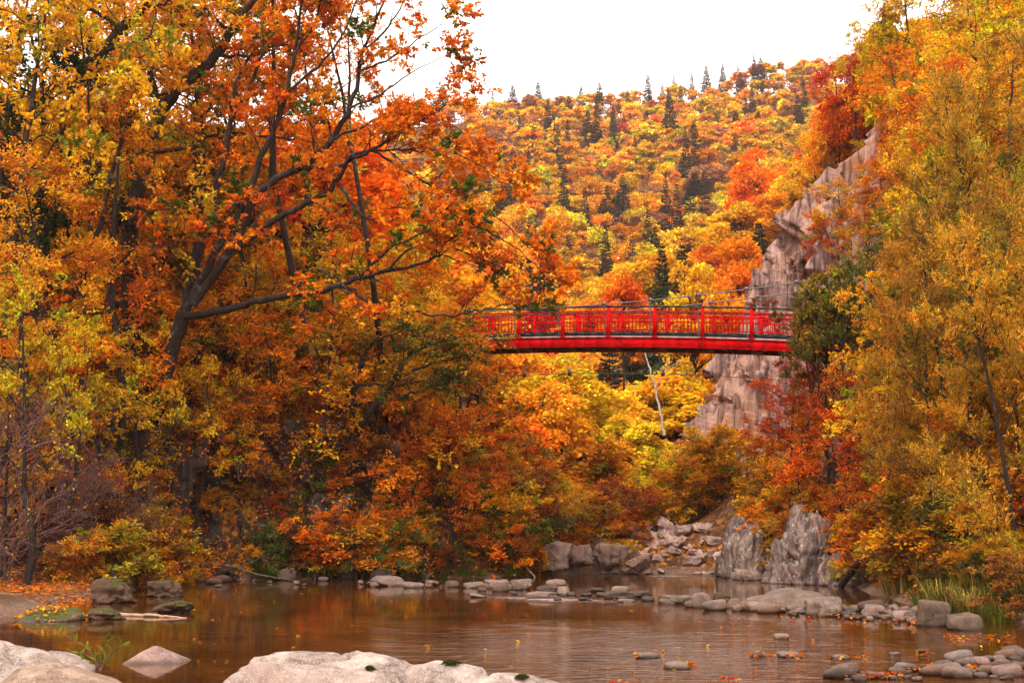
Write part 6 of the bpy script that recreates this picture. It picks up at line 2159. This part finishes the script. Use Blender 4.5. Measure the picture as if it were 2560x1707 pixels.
log('fallen_branch', 'grey fallen branch trailing into the water below the rock bank', [P(478, 1290, 54.5)[:], P(545, 1303, 53.8)[:], P(600, 1320, 53.3)[:], P(690, 1334, 53)[:]], 0.032, M_GREYBARK,
    [[P(545, 1303, 53.8)[:], P(575, 1330, 53.2)[:]], [P(545, 1303, 53.8)[:], P(590, 1284, 54)[:], P(610, 1262, 54.4)[:]]])
log('fallen_branch', 'pale bleached branch leaning at the gravel beach corner', [P(1190, 1286, 58.5)[:], P(1215, 1310, 58)[:], P(1234, 1330, 57.6)[:]], 0.055, M_DRYWOOD)
log('fallen_branch', 'thin pale branch lying in the bank corner thicket', [P(1155, 1305, 58)[:], P(1185, 1322, 57.5)[:]], 0.04, M_DRYWOOD)
c1, c2 = PW(262, 1413), PW(428, 1419)
log('driftwood_log', 'half sunk log with leaves beside the mossy mud bank', [(c1.x, c1.y, 0.02), ((c1.x + c2.x) / 2, (c1.y + c2.y) / 2, 0.035), (c2.x, c2.y, 0.0)], 0.05, M_DRYWOOD)
# mossy mud bank in front of the beach
c = PW(95, 1428)
me = rock_mesh('mud bank', 330, M_MOSSY, 5, 8, 4, 0.12, 0.8, 1.0, (1, 1, 1), 3.0)
thing('mossy_mound', me, 'mossy mud bank with scattered leaves in front of the beach', 'bank', (c.x, c.y + 0.7, -0.08), (0, 0, 0.1), (0.98, 0.8, 0.42), (0.8, 0.75, 0.6))
N = 260
a, r_ = rs_.rand(N) * 6.28, np.sqrt(rs_.rand(N))
pp = np.stack([c.x + np.cos(a) * r_ * 0.8, c.y + 0.7 + np.sin(a) * r_ * 0.6, 0.30 - 0.28 * r_ ** 2 + 0.03 * rs_.rand(N)], 1)
litter('bank_leaves', 'yellow and brown leaves on the mossy mud bank', pp, np.repeat(up1, N, 0), 0.10, ['gold', 'orange', 'brown', 'olive'], 9, jitter=0.4)

# timber steps at the left edge
st = thing('timber_steps', None, 'brown timber stair frame at the edge of the leaf covered beach', 'steps', tuple(P(12, 1280, 45.5)))
sb = Vector(st.location)
for fx in (-22, 33):
    b = Boxes()
    b.bar(P(fx - 2, 1285, 45.5) - sb, P(fx - 6, 1120, 46.2) - sb, 0.12, 0.10, side=Vector((1, 0, 0)))
    b.add('post', M_WOOD, st)
for i in range(7):
    fy = 1138 + i * 22
    b = Boxes()
    b.bar(P(-24, fy, 45.4 + 0.09 * (7 - i)) - sb, P(33, fy + 2, 45.4 + 0.09 * (7 - i)) - sb, 0.18, 0.06)
    b.add('tread', M_WOOD, st)

# ------------------------------------------------------------------ labels: every look-alike gets its own place, counted from a landmark
ORD = ['first', 'second', 'third', 'fourth', 'fifth', 'sixth', 'seventh', 'eighth', 'ninth', 'tenth', 'eleventh', 'twelfth', 'thirteenth', 'fourteenth', 'fifteenth', 'sixteenth',
       'seventeenth', 'eighteenth', 'nineteenth', 'twentieth']
byl = {}
for o in REG:
    byl.setdefault(o['label'], []).append(o)
for lb, os_ in byl.items():
    if len(os_) < 2:
        continue
    os_.sort(key=lambda o: abs(to_px(o.location)[0] - 1700))
    for i, o in enumerate(os_):
        o['label'] = ('%s, %s from the cliff' % (lb, ORD[i])) if i < len(ORD) else lb
for o in REG:
    if len(o['label'].split()) > 16:
        print('LONG', o['label'])
print('things', len(REG))

# ------------------------------------------------------------------ the valley air
hz = bpy.data.materials.new('valley air')
hz.use_nodes = True
t = hz.node_tree
t.nodes.clear()
o = nd(t, 'ShaderNodeOutputMaterial')
v = nd(t, 'ShaderNodeVolumePrincipled')
v.inputs['Color'].default_value = (1.0, 0.93, 0.92, 1)
v.inputs['Density'].default_value = 0.00014
v.inputs['Anisotropy'].default_value = 0.2
t.links.new(v.outputs[0], o.inputs['Volume'])
bm = bmesh.new()
bmesh.ops.create_cube(bm, size=1.0)
hme = bpy.data.meshes.new('haze')
bm.to_mesh(hme)
bm.free()
hme.materials.append(hz)
ho = obj('haze', hme, loc=(0, 490, 105), scale=(1460, 1660, 230))
ho['kind'] = 'stuff'
ho['label'] = 'pale autumn haze that softens the far hillside'
ho['category'] = 'haze'
cy.volume_bounces = 2
